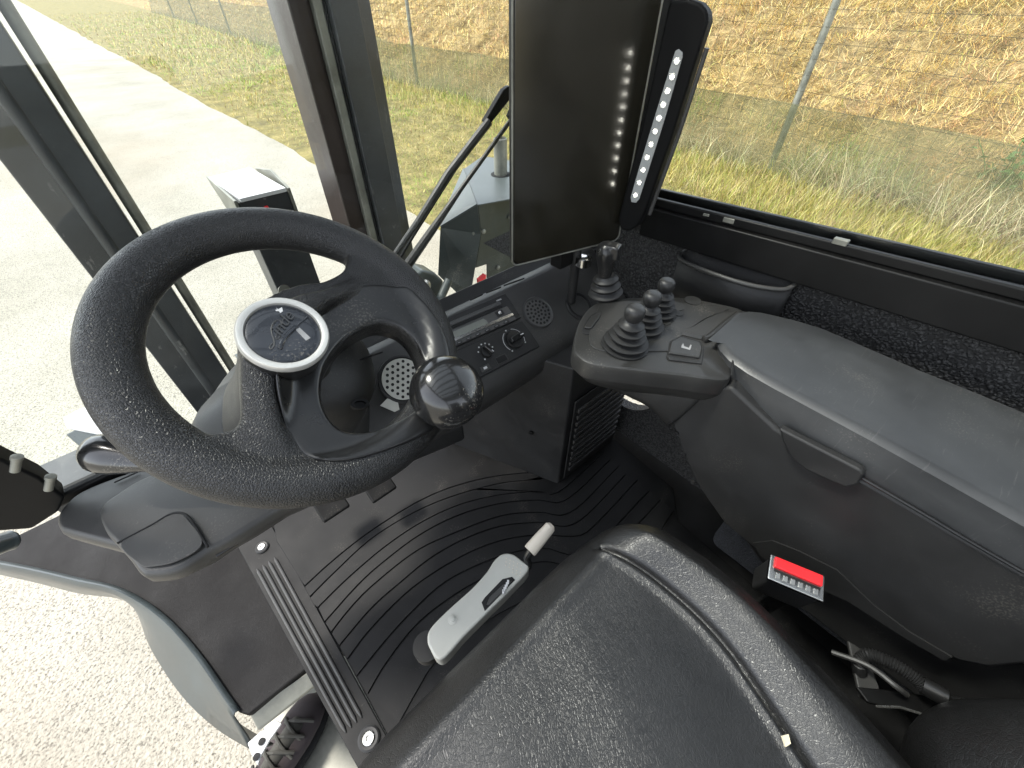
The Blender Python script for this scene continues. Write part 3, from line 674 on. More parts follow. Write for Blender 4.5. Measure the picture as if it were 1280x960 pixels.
MB().tube([on_z(143, 603, -.494), on_z(172, 590, -.494)], .0010, 6).build('seam', 'hole', dash)
# raised name strip on rear edge of module (worn lettering)
ns = MB().prism([on_z(266, 690, -.50), on_z(340, 646, -.50), on_z(346, 650, -.506), on_z(272, 698, -.506)], (0, 0, .003)).build('name_strip', 'smooth', dash, bevel=.001)
# plinth plastic between module and column
hood = smooth_path([on_z(a, b, -.47) for a, b in [(236, 552), (262, 505), (290, 468), (330, 430), (420, 400), (450, 405), (462, 440), (450, 520), (420, 560), (330, 600)]], 60, closed=True)
hb = [p + Vector((0, 0, -.07)) for p in hood]; cc = sum(hood, Vector()) / len(hood)
ht = [cc + (p - cc) * .86 + Vector((0, 0, .022)) for p in hood]; ht2 = [cc + (p - cc) * .4 + Vector((0, 0, .035)) for p in hood]
MB().loft([ht2, ht, hood, hb], closed=True, cap=True).build('column_plinth', 'plastic_grey', dash, angle=60)
# heater box below right end
hx = MB().prism([V(.513, .378, -.98), V(.745, .372, -.98), V(.745, .70, -.98), V(.375, .70, -.98)], (.0, .0, .42)).build('heater_box', 'plastic', dash, bevel=.004)
gy = .3735
gp = MB().prism([V(.525, gy, -.955), V(.733, gy - .002, -.955), V(.733, gy - .002, -.66), V(.525, gy, -.66)], (0, -.004, 0)).build('grille_frame', 'plastic', hx, bevel=.002)
for k in range(11):
    z = -.925 + .0225 * k
    MB().prism([V(.535, gy - .004, z), V(.725, gy - .006, z), V(.725, gy - .006, z + .012), V(.535, gy - .004, z + .012)], (0, -.006, .0)).build('slat', 'plastic_grey', hx, bevel=.0015)
for (x, y, z) in ((.46, .5, -.84), (.46, .49, -.93), (.512, .384, -.965)):
    pass
MB().lathe(V(.478, .455, -.80), (-.9, -.38, 0), [(.006, 0), (.006, .003), (.003, .004)], 14).build('screw', 'metal_dark', hx)

# ================================================================ STEERING WHEEL
SC = V(.0736, .4235, -.283); SN = Vector((.163, -.505, .848)).normalized()
sw = empty('steering_wheel', 'black grained steering wheel with round silver rimmed hub badge and spinner knob', 'steering wheel', tuple(SC))
def WP(px, py, h=0): return on_pl(px, py, SC + SN * h, SN)
wa = (WP(480, 426) - SC); wa = (wa - SN * wa.dot(SN)).normalized(); wb_ = SN.cross(wa)
def to2(p): d = p - SC; return Vector((d.dot(wa), d.dot(wb_)))
def to3(q, h=0): return SC + wa * q[0] + wb_ * q[1] + SN * h
RO, RT = .181, .0250
RM = RO - RT
holeB = [(475, 411), (500, 419), (518, 440), (527, 470), (528, 495), (520, 515), (493, 533), (453, 545), (424, 541), (406, 521), (400, 497), (404, 470), (414, 450), (431, 431), (455, 416)]
seam = [(347, 456), (345, 492), (353, 529), (366, 557), (386, 578), (418, 584), (459, 577), (520, 553), (546, 530), (558, 490), (552, 441), (535, 405), (516, 382), (501, 369), (475, 364), (455.6, 364), (431, 370), (409, 379), (394, 390), (380, 410), (362, 440)]
web = [(428, 345), (403, 359), (371, 364), (340, 376), (318, 392), (302, 410), (297, 434), (298, 471), (301, 520), (300, 534), (290, 543), (272, 547), (250, 556), (260, 575), (310, 590), (380, 600), (450, 590), (510, 560), (540, 515), (548, 460), (538, 410), (510, 365), (480, 340), (455, 322), (436, 322)]
b2 = [to2(WP(a, b)) for a, b in holeB]; s2 = [to2(WP(a, b)) for a, b in seam]; w2 = [to2(WP(a, b)) for a, b in web]
def sm2(p, n): return [Vector((v.x, v.y)) for v in smooth_path([Vector((q.x, q.y, 0)) for q in p], n, closed=True)]
w2 = sm2(w2, 120); b2s = sm2(b2, 90); s2s = sm2(s2, 120)
def prism_hole(outer, hole, h0, h1):
    tris = geometry.tessellate_polygon([[Vector((q.x, q.y, 0)) for q in outer], [Vector((q.x, q.y, 0)) for q in hole]])
    pts = list(outer) + list(hole); n = len(pts); no = len(outer); nh = len(hole)
    vs = [to3(q, h0) for q in pts] + [to3(q, h1) for q in pts]
    fs = [list(t) for t in tris] + [[i + n for i in t[::-1]] for t in tris]
    fs += [[i, (i + 1) % no, n + (i + 1) % no, n + i] for i in range(no)]
    fs += [[no + i, no + (i + 1) % nh, n + no + (i + 1) % nh, n + no + i] for i in range(nh)]
    return vs, fs
def organic(name, mbs, m, parent, voxel=.0025, it=10, fac=.5):
    """fuse overlapping solids into one smooth skin"""
    me = bpy.data.meshes.new('tmp'); me.from_pydata(mbs.v, [], mbs.f)
    bm = bmesh.new(); bm.from_mesh(me); bmesh.ops.recalc_face_normals(bm, faces=bm.faces); bm.to_mesh(me); bm.free()
    o = bpy.data.objects.new('tmp', me); col.objects.link(o)
    r = o.modifiers.new('r', 'REMESH'); r.mode = 'VOXEL'; r.voxel_size = voxel
    s = o.modifiers.new('s', 'SMOOTH'); s.iterations = it; s.factor = fac
    dg = bpy.context.evaluated_depsgraph_get(); me2 = bpy.data.meshes.new_from_object(o.evaluated_get(dg)); bpy.data.objects.remove(o)
    vs = [v.co.copy() for v in me2.vertices]; c = sum(vs, Vector()) / len(vs)
    me2.transform(Matrix.Translation(-c)); me2.name = name; me2.materials.clear()
    return finish(name, me2, c, m, parent, angle=180)
mb = MB()
ring = []
for k in range(96):
    t = 2 * math.pi * k / 96; ring.append(to3((RM * math.cos(t), RM * math.sin(t))))
rows = []
for k in range(96):
    t = 2 * math.pi * k / 96; rad = wa * math.cos(t) + wb_ * math.sin(t); c = SC + rad * RM
    rows.append([c + rad * RT * math.cos(a) + SN * RT * .92 * math.sin(a) for a in [2 * math.pi * j / 20 for j in range(20)]])
rows.append(rows[0]); mb.loft(rows, closed=True)
vs, fs = prism_hole(w2, b2s, -.014, .014); mb.add(vs, fs)
def bar(secs):
    rows = []
    for l, r_q, h in secs:
        a = WP(*l, h); b = WP(*r_q, h); m_ = (a + b) / 2; d = b - a
        rows.append([a - SN * (h + .012), a - SN * .004, a + d * .12 + SN * .001, m_ + SN * .003, b - d * .12 + SN * .001, b - SN * .004, b - SN * (h + .012)])
    mb.loft(rows, closed=True, cap=True)
bar([((316, 400), (372, 440), .036), ((299, 430), (349, 462), .036), ((299, 475), (347, 492), .030), ((301, 515), (354, 528), .024), ((296, 545), (368, 557), .019), ((280, 585), (390, 585), .010)])
bar([((330, 385), (360, 430), .034), ((371, 366), (394, 392), .034), ((403, 360), (412, 379), .029), ((432, 350), (440, 368), .020), ((450, 338), (466, 364), .008)])
body = organic('rim', mb, 'wheelgrain', sw, .0025, 24)
# smooth spoke cover around the hand hole
HCn = WP(355, 417, .048)
cen = sum(b2s, Vector((0, 0))) / len(b2s)
def cast(poly, a):
    d = Vector((math.cos(a), math.sin(a))); best = None; n = len(poly)
    for i in range(n):
        p = poly[i] - cen; q = poly[(i + 1) % n] - cen; e = q - p; den = d.x * e.y - d.y * e.x
        if abs(den) < 1e-12: continue
        t = (p.x * e.y - p.y * e.x) / den; s = (p.x * d.y - p.y * d.x) / den
        if t > 0 and -1e-6 <= s <= 1 + 1e-6 and (best is None or t < best): best = t
    return cen + d * (best or .05)
def body_h(q):
    rho = q.length; x = rho - RM; tor = math.sqrt(max(0, RT * RT - x * x)) * .92 if abs(x) < RT else 0
    return max(.0125, tor)
rows = []
for k in range(112):
    a = 2 * math.pi * k / 112; o_ = cast(s2s, a); i_ = cast(b2s, a); r = []
    for t in (0, .03, .10, .25, .4, .55, .7, .8, .88, .94, .98, 1.0, 1.0, 1.0):
        r.append(o_.lerp(i_, t))
    hh = [body_h(q) for q in r]; ho = hh[0]
    dh = (o_ - to2(HCn)).length; up_h = .026 * math.exp(-((max(0, dh - .035)) / .035) ** 2)
    H = [ho + .0008, ho + .0022] + [max(hh[j], .6 * hh[j] + .4 * .013) + .0026 for j in range(2, 9)]
    for j, f_ in enumerate((1, 1, .8, .35, .1)): H[j] = max(H[j], .0125 + up_h * f_)
    ho = max(ho, .0125 + up_h)
    hl = H[-1]; H += [hl - .0012, hl - .0045, hl - .010, -.004, -.016]
    row = [to3(q, h) for q, h in zip(r, H)]
    rows.append([to3(o_ + (o_ - cen).normalized() * .001, ho - .004)] + row)
rows.append(rows[0]); MB().loft(rows).build('spoke_cover', 'smooth', sw, angle=80)
# hub boss, chrome ring, badge
HCn = WP(355, 417, .048)
def hub(prof, name, m, parent=sw): return MB().lathe(HCn, SN, prof, 56, ux=wa).build(name, m, parent)
boss = hub([(.034, -.062), (.036, -.030), (.0385, -.016), (.0402, -.007), (.0405, .0)], 'hub_boss', 'smooth')
hub([(.0405, -.003), (.0405, .0015), (.0392, .0035), (.0365, .0040), (.0335, .0028), (.0325, .0005), (.0325, -.003)], 'hub_ring', 'ring')
badge = hub([(.0323, -.003), (.0322, .0008), (.030, .0018), (.02, .0022), (.001, .0022)], 'badge', 'blue_cap')
def HP(zx, zy, h=.0022): return on_pl(240 + zx / 5.333, 340 + zy / 5.333, HCn + SN * h, SN)
MB().tube(smooth_path([HP(555, 462), HP(532, 482), HP(519, 500), HP(523, 513), HP(538, 506), HP(548, 480), HP(545, 450), HP(533, 415), HP(529, 375), HP(540, 343), HP(565, 323), HP(590, 325), HP(600, 345)], 60), .0008, 6).build('letter_swash', 'lid', badge)
MB().tube(smooth_path([HP(600, 345), HP(590, 365), HP(572, 400), HP(560, 440), HP(572, 446), HP(590, 425)], 30), .0009, 6).build('letter_swash', 'lid', badge)
MB().tube(smooth_path([HP(585, 520), HP(600, 470), HP(640, 415), HP(700, 360), HP(770, 300)], 30), [.0006] + [.0022] * 20 + [.001] * (len(smooth_path([HP(0, 0)] * 5, 30)) - 21), 8).build('badge_ridge', 'blue_cap', badge)
def text(body, p0, p1, up_n, size_f, name, m, parent, shear=.35, ext=.0006, bold=.0):
    cu = bpy.data.curves.new(name, 'FONT'); cu.body = body; cu.shear = shear; cu.size = 1; cu.extrude = .0; cu.offset = bold
    o = bpy.data.objects.new('tmp', cu); col.objects.link(o); dg = bpy.context.evaluated_depsgraph_get(); dg.update()
    me = bpy.data.meshes.new_from_object(o.evaluated_get(dg)); bpy.data.objects.remove(o)
    xs = [v.co.x for v in me.vertices]; w = max(xs) - min(xs); x0 = min(xs)
    d = (p1 - p0); s = d.length / w; d.normalize(); n = Vector(up_n).normalized(); y = n.cross(d)
    for v in me.vertices:
        c = v.co.copy(); v.co = d * (c.x - x0) * s + y * c.y * s * size_f + n * ext
    bm = bmesh.new(); bm.from_mesh(me); g2 = bmesh.ops.extrude_face_region(bm, geom=bm.faces[:]); bmesh.ops.translate(bm, verts=[e for e in g2['geom'] if isinstance(e, bmesh.types.BMVert)], vec=-n * ext); bm.to_mesh(me); bm.free()
    me.materials.clear(); me.name = name
    return finish(name, me, p0, m, parent, smooth=False)
text('inde', HP(588, 428, .0024), HP(690, 292, .0024), SN, 1.0, 'lettering', 'lid', badge, ext=.0013, bold=.0)
MB().prism([HP(690, 385), HP(718, 372), HP(790, 440), HP(760, 458)], SN * .0004).build('worn_patch', 'grey_mark', badge)
MB().prism([HP(560, 240), HP(575, 250), HP(600, 236), HP(606, 262), HP(588, 275), HP(580, 262), HP(560, 262), HP(556, 254), HP(572, 250)], SN * .0005).build('worn_patch', 'mark', badge)
# spinner knob
kc = on_d(561, 487, .452)
MB().lathe(kc - SN * .02, SN, [(.020, -.032), (.021, -.015), (.030, -.010), (.0335, -.008), (.0355, -.003), (.0392, .003), (.0405, .012), (.0400, .021), (.0370, .031), (.031, .039), (.022, .0445), (.011, .047), (.001, .0475)], 48, ux=wa).build('spinner_knob', 'gloss', sw, angle=60)
# column with shroud
colm = empty('steering_column', 'charcoal moulded steering column shroud behind the wheel with key slot', 'steering column', tuple(SC - SN * .2))
cb = SC - SN * .02
def ell(c, ax, rx, ry, n=36, off=(0, 0)):
    return [c + wa * (rx * math.copysign(abs(math.cos(t)) ** .8, math.cos(t)) + off[0]) + wb_ * (ry * math.copysign(abs(math.sin(t)) ** .8, math.sin(t)) + off[1]) for t in [2 * math.pi * k / n for k in range(n)]]
MB().loft([ell(SC - SN * h, SN, rx, ry, off=(ox, oy)) for h, rx, ry, ox, oy in [(.015, .03, .03, .0, .0), (.040, .034, .034, .0, 0), (.046, .05, .048, .01, .0), (.052, .066, .062, .012, .0), (.075, .078, .07, .014, .0), (.13, .082, .074, .012, .0), (.19, .085, .08, .0, .0), (.25, .09, .09, 0, 0)]], closed=True, cap=True).build('shroud', 'plastic_grey', colm, angle=60)
sl = [on_pl(a, b, SC - SN * .050, SN) for a, b in [(416, 480), (435, 458), (455, 448), (478, 440)]]
MB().tube(smooth_path(sl, 20), .0012, 6).build('seam', 'hole', colm)
kcc = on_pl(450, 505, SC - SN * .052, SN)
MB().lathe(kcc, SN, [(.011, -.004), (.011, .001), (.007, .0015), (.0065, -.002)], 24, ux=wa, squash=.6).build('key_slot', 'hole', colm)
# stalk lever at left with glossy end
st = empty('indicator_stalk', 'glossy black rounded stalk handle sticking out left below the wheel rim', 'lever', tuple(on_d(150, 572, .50)))
p0 = on_d(122, 566, .50); p1 = on_d(215, 585, .49)
ax = (p1 - p0).normalized(); ln = (p1 - p0).length
MB().lathe(p0, ax, [(.001, -.018), (.010, -.0165), (.018, -.011), (.0225, -.002), (.0235, .01), (.0215, .025), (.0165, .045), (.011, .065), (.008, ln)], 32, squash=.8).build('handle', 'gloss', st)

# ================================================================ RIGHT CONSOLE
con = empty('armrest_console', 'black right hand armrest console with grey lid, joystick pod and fold out handle', 'console', (.62, -.1, HC - .7))
# main body block
cp = [(880, 482), (914, 484), (970, 536), (1080, 602), (1500, 830), (1500, 900), (1280, 832), (1240, 836), (1200, 828), (1130, 795), (1060, 750), (1010, 728), (950, 695), (940, 684), (905, 655), (870, 605), (852, 565), (840, 530)]
CX = .508
bp_ = [on_x(a, b, CX) for a, b in cp[:4]] + [on_x(1280, 717, CX)] + [V(CX, -.62, -.43), V(CX, -.62, -.60)] + [on_x(a, b, CX) for a, b in cp[6:]]
MB().prism(bp_, (.19, 0, 0))  .build('side_panel', 'plastic', con, bevel=.006, seg=3)
# dark inner carcass under the arch
ic = [on_x(a, b, .53) for a, b in [(930, 660), (1300, 700), (1300, 800), (1230, 860), (1120, 850), (1000, 760), (930, 690)]]
MB().prism([V(.535, .03, -.62), V(.535, -.60, -.50), V(.535, -.60, -.78), V(.535, -.12, -.78), V(.535, .0, -.70)], (.15, 0, 0)).build('inner_carcass', 'plastic', con, bevel=.01)
arch = [(941, 679), (965, 676), (1000, 690), (1046, 713), (1092, 757), (1136, 790), (1190, 822)]
ap = [on_x(a, b, CX - .0022) for a, b in arch] + [on_x(a, b, CX - .0022) for a, b in [(1180, 826), (1130, 797), (1060, 752), (1010, 730), (952, 697)]]
MB().prism(ap, (.003, 0, 0)).build('arch_recess', 'hole', con)
# rim holes along front edge
for (a, b) in ((846, 541), (855, 568), (866, 603)):
    MB().lathe(on_x(a, b, CX - .001), (-1, 0, 0), [(.0035, -.002), (.0035, .002)], 14).build('hole', 'hole', con)
# lid loft
st_ = [(.168, .578, .586, .60, .650), (.160, .556, .566, .60, .664), (.146, .535, .550, .61, .675), (.125, .515, .538, .62, .684), (.095, .504, .531, .63, .695), (.06, .498, .528, .65, .702), (.0, .494, .526, .66, .700), (-.06, .492, .524, .66, .698), (-.12, .491, .520, .655, .700), (-.20, .490, .514, .65, .70), (-.32, .488, .508, .645, .695), (-.50, .486, .504, .64, .69), (-.60, .486, .502, .64, .69)]
rows = []
for y, xa, xr, xm, xf in st_:
    t = .0 if y < .1 else 1
    xa *= 1.04; rows.append([V(xa + .012, y, -.450), V(xa + .002, y, -.446), V(xa - .0005, y, -.437), V(xa * .6 + xr * .4, y, -.408), V(xr - .004, y, -.389), V(xr + .002, y, -.3845), V(xr + .010, y, -.3835), V(xm - .05, y, -.3838), V(xm, y, -.3805), V(xf - .012, y, -.377), V(xf - .002, y, -.381), V(xf + .004, y, -.392), V(xf + .004, y, -.43)])
lid = MB().loft(rows, closed=True, cap=True).build('lid', 'lid', con, bevel=0, angle=38)
# fold-out handle recess
hp = [(973, 535), (978, 552), (988, 572), (1006, 587), (1040, 603), (1058, 610), (1072, 606), (1080, 594), (1076, 588)]
MB().prism([on_x(a, b, CX - .009) for a, b in hp], (.012, 0, 0)).build('handle', 'plastic', con, bevel=.004, seg=3)
ln_ = [on_x(a, b, CX - .002) for a, b in [(1078, 598), (1150, 640), (1280, 716)]] + [V(CX - .002, -.5, -.435)]
MB().tube(smooth_path(ln_, 20), .0018, 6).build('panel_edge', 'smooth', con)
# front pod
PZ = -.400
ptop = [(716, 436), (720, 412), (729, 392), (742, 380), (760, 374), (800, 371), (850, 371), (900, 379), (928, 387), (922, 396), (905, 409), (890, 421), (903, 428), (911, 440), (913, 456), (912, 474), (885, 474), (855, 470), (800, 464), (760, 459), (735, 454), (722, 446)]
P0 = [on_z(a, b, PZ) for a, b in ptop]; cc = sum(P0, Vector()) / len(P0)
s0 = smooth_path(P0, 100, closed=True)
def inset(ps, c, k, dz_): return [c + (p - c) * k + Vector((0, 0, dz_)) for p in ps]
bottom = []
for p in s0:
    q = p.copy(); q.z = HC - .50; q.x = p.x * .75 + .155 + .02; q.y = p.y * .80 + .045; bottom.append(q)
mid = [p.lerp(q, .25) + Vector((0, 0, -.006)) for p, q in zip([a + Vector((0, 0, -.03)) for a in s0], bottom)]
MB().loft([inset(s0, cc, .4, .0012), inset(s0, cc, .955, .001), inset(s0, cc, .985, -.001), inset(s0, cc, 1.0, -.006), inset(s0, cc, 1.005, -.027), inset(s0, cc, .99, -.029), inset(s0, cc, .99, -.031), mid, bottom], closed=True, cap=True).build('joystick_pod', 'pod', con, angle=35)
# seam between pod and panel
bd_ = [on_z(a, b, -.432) for a, b in [(719, 455), (735, 463), (765, 469), (805, 474), (850, 480)]] + [on_x(888, 482, CX)]
bo_ = [on_z(721, 462, -.45), on_z(745, 477, -.475), on_z(766, 487, -.495), on_z(790, 498, -.50), on_z(812, 510, -.505), on_x(835, 533, CX)]
A_ = resample(smooth_path(bd_, 40), 30); B_ = resample(smooth_path(bo_, 40), 30)
MB().loft([[a.lerp(b, t) + Vector((-.006, -.004, 0)) * math.sin(t * math.pi) for a, b in zip(A_, B_)] for t in (0, .2, .4, .6, .8, 1)]).build('pod_skirt', 'plastic_grey', con, angle=80, solid=.006)
sm_ = [on_x(a, b, CX - .004) for a, b in [(836, 530), (852, 517), (872, 500), (890, 479)]]
MB().tube(smooth_path(sm_, 14), .0016, 6).build('seam', 'hole', con)
def pzq(pts, h0, h1, name, m, parent=con, bev=.001, n=0):
    P = [on_z(a, b, PZ + h0) for a, b in pts]
    if n: P = smooth_path(P, n, closed=True)
    return MB().prism(P, (0, 0, h1 - h0)).build(name, m, parent, bevel=bev)
pzq([(745, 392), (771, 378), (905, 384), (880, 400), (852, 420), (846, 437), (826, 440), (742, 436)], .0005, .003, 'lever_plate', 'pod', n=60)
pzq([(727, 413), (738, 395), (754, 389), (752, 398), (741, 415), (733, 419)], .001, .0028, 'rocker_frame', 'plastic', n=30)
pzq([(730, 411), (739, 397), (751, 392), (749, 399), (739, 412)], .0025, .006, 'rocker_switch', 'pod', n=0, bev=.0015)
pzq([(849, 417), (862, 411), (890, 396), (912, 389), (938, 393), (930, 404), (900, 424), (888, 427), (862, 422)], .0008, .003, 'cup_rim', 'pod', n=60, bev=.001)
pzq([(856, 415), (868, 408), (892, 395), (920, 391), (912, 400), (892, 418), (880, 421)], .002, .0036, 'recess_floor', 'plastic_grey', n=50, bev=.0008)
MB().tube(smooth_path([on_z(a, b, PZ + .004) for a, b in [(878, 424), (886, 422), (905, 406), (924, 391)]], 16), [.003] + [.006] * 15 + [.004] * (len(smooth_path([Vector()] * 4, 16)) - 16), 10).build('finger_bar', 'pod', con)
MB().tube(smooth_path([on_z(a, b, PZ + .012) for a, b in [(931, 390), (912, 408), (896, 423), (906, 428), (914, 437), (916, 452), (914, 470)]], 30), .0014, 8).build('lid_gap', 'hole', con)
bt = pzq([(833, 447), (836, 428), (850, 421), (876, 428), (880, 436), (877, 456), (836, 451)], .001, .0035, 'button_frame', 'plastic', n=0, bev=.002)
pzq([(835, 443), (838, 429), (851, 423), (874, 430), (877, 437), (874, 449)], .003, .007, 'seat_button', 'pod', n=0, bev=.002)
pzq([(852, 432), (854, 429), (855, 433), (861, 435), (863, 431), (864.5, 431.5), (862.5, 437.5), (851.5, 434.5)], .0068, .0072, 'symbol', 'grey_mark', n=0, bev=0)
for i, (a, b, rx) in enumerate([(866, 376, 17), (845, 383, 17), (848, 392, 9), (832, 403, 10)]):
    c = on_z(a, b, PZ + .003); MB().lathe(c, (0, 0, 1), [(.014 if rx > 12 else .008, 0), (.014 if rx > 12 else .008, .0012), (.001, .0014)], 28).build('symbol_disc', 'pod', con)
# mini levers
def lever(px, py, s, tilt):
    c = on_z(px, py, PZ + .003)
    ax = (Vector((0, 0, 1)) + Vector(tilt)).normalized()
    prof = [(.0345, 0), (.0345, .002)]
    for k, r in enumerate([.032, .0265, .0225, .0185]):
        h = .004 + k * .0095; prof += [(r * .62, h), (r * .66, h + .002), (r, h + .0042), (r * 1.0, h + .0054), (r * .80, h + .0068), (r * .58, h + .0086)]
    prof += [(.009, .043), (.007, .046)]
    L_ = MB().lathe(c, ax, [(r * s, h * s) for r, h in prof], 32).build('bellows', 'bellows', con, angle=50)
    MB().lathe(c, ax, [(r * s, h * s) for r, h in [(.0065, .038), (.0070, .043), (.0105, .046), (.0132, .051), (.0142, .057), (.0139, .062), (.0115, .066), (.006, .0675), (.001, .0672)]], 28).build('lever_knob', 'bellows', L_, angle=60)
lever(781, 431, 1.04, (.02, -.05, 0)); lever(803, 410, .98, (.01, -.05, 0)); lever(821, 391, .94, (.0, -.05, 0))
# taller joystick behind
c = on_z(757, 369, PZ + .0); ax = Vector((-.10, .12, 1)).normalized()
prof = []
for k, r in enumerate([.030, .026, .022]):
    h = k * .013; prof += [(r * .8, h), (r, h + .005), (r, h + .007), (r * .8, h + .009)]
prof += [(.015, .040)]
jb = MB().lathe(c, ax, prof, 32).build('bellows', 'bellows', con, angle=50)
jm = MB(); q0 = c + ax * .036; q1 = c + ax * .092
jm.lathe(q0, ax, [(.012, 0), (.0145, .008), (.0165, .022), (.0190, .038), (.0190, .048), (.0155, .057), (.008, .062), (.001, .063)], 24, squash=.8)
jm.obox(q1 + Vector((.006, -.012, -.006)), Vector((.011, .004, 0)), Vector((-.003, .012, 0)), ax * .012)
organic('joystick_grip', jm, 'smooth', jb, .0022, 6)

# ================================================================ SEAT
seat = empty('driver_seat', 'worn black leatherette driver seat with raised side bolsters, seen from above', 'seat', (.07, -.15, HC - .70))
def cushion():
    nx, ny = 110, 110
    x0, x1, y0, y1 = -.225, .384, -.56, .150
    vs = []; fs = []
    def outline(x, y):      # signed distance-like inside measure to a rounded trapezoid
        fr = .146 - .018 * max(0, (x - .2) / .17) ** 2 * 1.5 - .04 * max(0, (-x - .05) / .17) ** 2
        rt = .388 - .02 * max(0, (y + .0) / .15) - min(.05, .038 * (max(0, -.04 - y) / .19) ** 1.4)
        lf = -.225
        dx = min(x - lf, rt - x); dy = min(fr - y, y + .56)
        r = .062
        if dx < r and dy < r: return r - math.hypot(r - dx, r - dy)
        return min(dx, dy)
    N2 = 190
    us = np.linspace(0, 1, N2); SY = np.linspace(-.56, .15, 60); SX = np.interp(SY, [-.56, -.26, -.167, -.098, -.04, .005, .08, .117, .15], [.195, .205, .238, .270, .283, .286, .277, .262, .25])
    SX = np.convolve(np.pad(SX, 4, 'edge'), np.ones(9) / 9, 'valid')
    for j in range(N2):
        for i in range(N2):
            y = y0 + (y1 - y0 + .004) * us[j]; x = float(np.interp(us[i], [0, .2, .68, 1], [x0 - .005, -.12 + .5 * max(0, y - .06), float(np.interp(y, SY, SX)), x1 + .01]))
            d = outline(x, y)
            e = max(0.0, min(1, d / .072)); hz = math.sqrt(max(0, 1 - (1 - e) ** 2)) * .066
            z = -.625 + hz
            # centre panel dish + side bolsters
            seamx = float(np.interp(y, SY, SX))
            seaml = -.12 + .5 * max(0, y - .06)
            seamy = .108
            bol = 1 / (1 + math.exp(-(x - seamx - .028) / .010)); boll = 1 / (1 + math.exp((x - seaml + .028) / .010))
            z += .027 * max(bol, boll) * min(1, e * 1.3) * (.55 + .45 * min(1, max(0, (.15 - y) / .1)))
            # seam grooves: a pair either side of a welt
            for s_, w_ in ((x - seamx, .0045), (seaml - x, .0045)):
                z -= .0085 * math.exp(-((s_ - .006) / w_) ** 2) * (1 if y < .11 else 0) + .0
                z += .004 * math.exp(-((s_ + .004) / w_) ** 2) * (1 if y < .11 else 0)
            if seaml < x < seamx: z += .006 * math.exp(-((y - .10) / .012) ** 2)
            z += .022 * math.exp(-(((x - .07) / .15) ** 2 + ((y + .10) / .16) ** 2)) - .008
            # soft creases
            z += .0014 * math.sin(x * 29 + y * 17) * math.sin(y * 26 - x * 9) + .0005 * math.sin((x - y) * 48 + 3 * math.sin(y * 9)) * math.sin(x * 14 + 1)
            if d < 0:
                e_ = 1e-3; gx = (outline(x + e_, y) - d) / e_; gy = (outline(x, y + e_) - d) / e_; q = math.hypot(gx, gy) or 1
                x -= gx / q * d; y -= gy / q * d; z = -.625
            vs.append(V(x, y, z))
    for j in range(N2 - 1):
        for i in range(N2 - 1): fs.append([j * N2 + i, j * N2 + i + 1, (j + 1) * N2 + i + 1, (j + 1) * N2 + i])
    # skirt
    bd = [i for i in range(N2)] + [j * N2 + N2 - 1 for j in range(1, N2)] + [(N2 - 1) * N2 + i for i in range(N2 - 2, -1, -1)] + [j * N2 for j in range(N2 - 2, 0, -1)]
    k = len(vs); cx = V(.07, -.2, 0)
    for i in bd: p = vs[i].copy(); p.z = HC - .70; p.x = cx.x + (p.x - cx.x) * .95; p.y = cx.y + (p.y - cx.y) * .96; vs.append(p)
    n = len(bd)
    for i in range(n): fs.append([bd[i], bd[(i + 1) % n], k + (i + 1) % n, k + i])
    fs.append([k + i for i in range(n)])
    mobj('cushion', vs, fs, 'seat', seat, angle=70)
    def sz(x, y): return 0
cushion()
MB().prism([on_z(976, 920, -.548), on_z(984, 918, -.548), on_z(987, 930, -.548), on_z(981, 934, -.548)], (0, 0, .003)).build('tear', 'foam', seat)
# backrest side bolster, lower right
bcn = on_d(1303, 1020, .405)
MB().lathe(bcn, Vector((.1, -.35, 1)), [(.001, -.105)] + [(.092 * math.cos(R(a)), .105 * math.sin(R(a))) for a in range(-80, 1, 10)] + [(.092, .1), (.09, .25), (.07, .4), (.03, .45)], 40, squash=1.1).build('backrest_bolster', 'seat', seat, angle=80)
MB().box((-.12, -.66, HC - .62), (.30, -.52, HC + .02)).build('backrest', 'seat', seat, bevel=.04, seg=6)
B((-.12, -.50, -.93), (.30, .06, -.72)).build('suspension_base', 'plastic', seat, bevel=.02)
# pale lever housing at the seat front
LZ = -.635
lh = [(534, 800), (538, 785), (560, 762), (590, 735), (608, 715), (618, 700), (628, 692), (640, 692), (652, 700), (661, 711), (640, 735), (610, 765), (580, 795), (556, 822), (545, 823), (538, 812)]
hs = MB().prism(smooth_path([on_z(a, b, LZ) for a, b in lh], 80, closed=True), (0, 0, -.03)).build('lever_housing', 'beige', seat, bevel=.005, seg=4)
MB().lathe(on_z(565.5, 774.5, LZ), (0, 0, 1), [(.0062, 0), (.0062, .001), (.0035, .0015), (.0035, .003), (.001, .0035)], 20).build('rivet', 'beige', hs)
MB().prism([on_z(a, b, LZ) for a, b in [(602, 753), (606, 747), (628, 724), (640, 721), (644, 725), (636, 733), (606, 764)]], (0, 0, .0006)).build('dial_opening', 'hole', hs, bevel=.0005)
MB().prism([on_z(a, b, LZ + .0008) for a, b in [(608, 757), (612, 747), (628, 732), (641, 726), (630, 739), (612, 757)]], (0, 0, .003)).build('dial_wheel', 'plastic_grey', hs, bevel=.001)
for k in range(5):
    MB().obox(on_z(626 - k * 1.5 + 9, 728 + k * 3.0, LZ + .003), (.002, .002, 0), (.001, -.001, 0), (0, 0, .002)).build('dial_mark', 'mark', hs)
for i in range(5):
    for j in range(3 + (i > 1)):
        MB().lathe(on_z(633 + i * 4.6 - j * 0.5, 699 + j * 4.4 + i * 2.2 - 1, LZ), (0, 0, 1), [(.0009, 0), (.0009, .0006), (.0003, .0009)], 8).build('grip_dot', 'cream', hs)
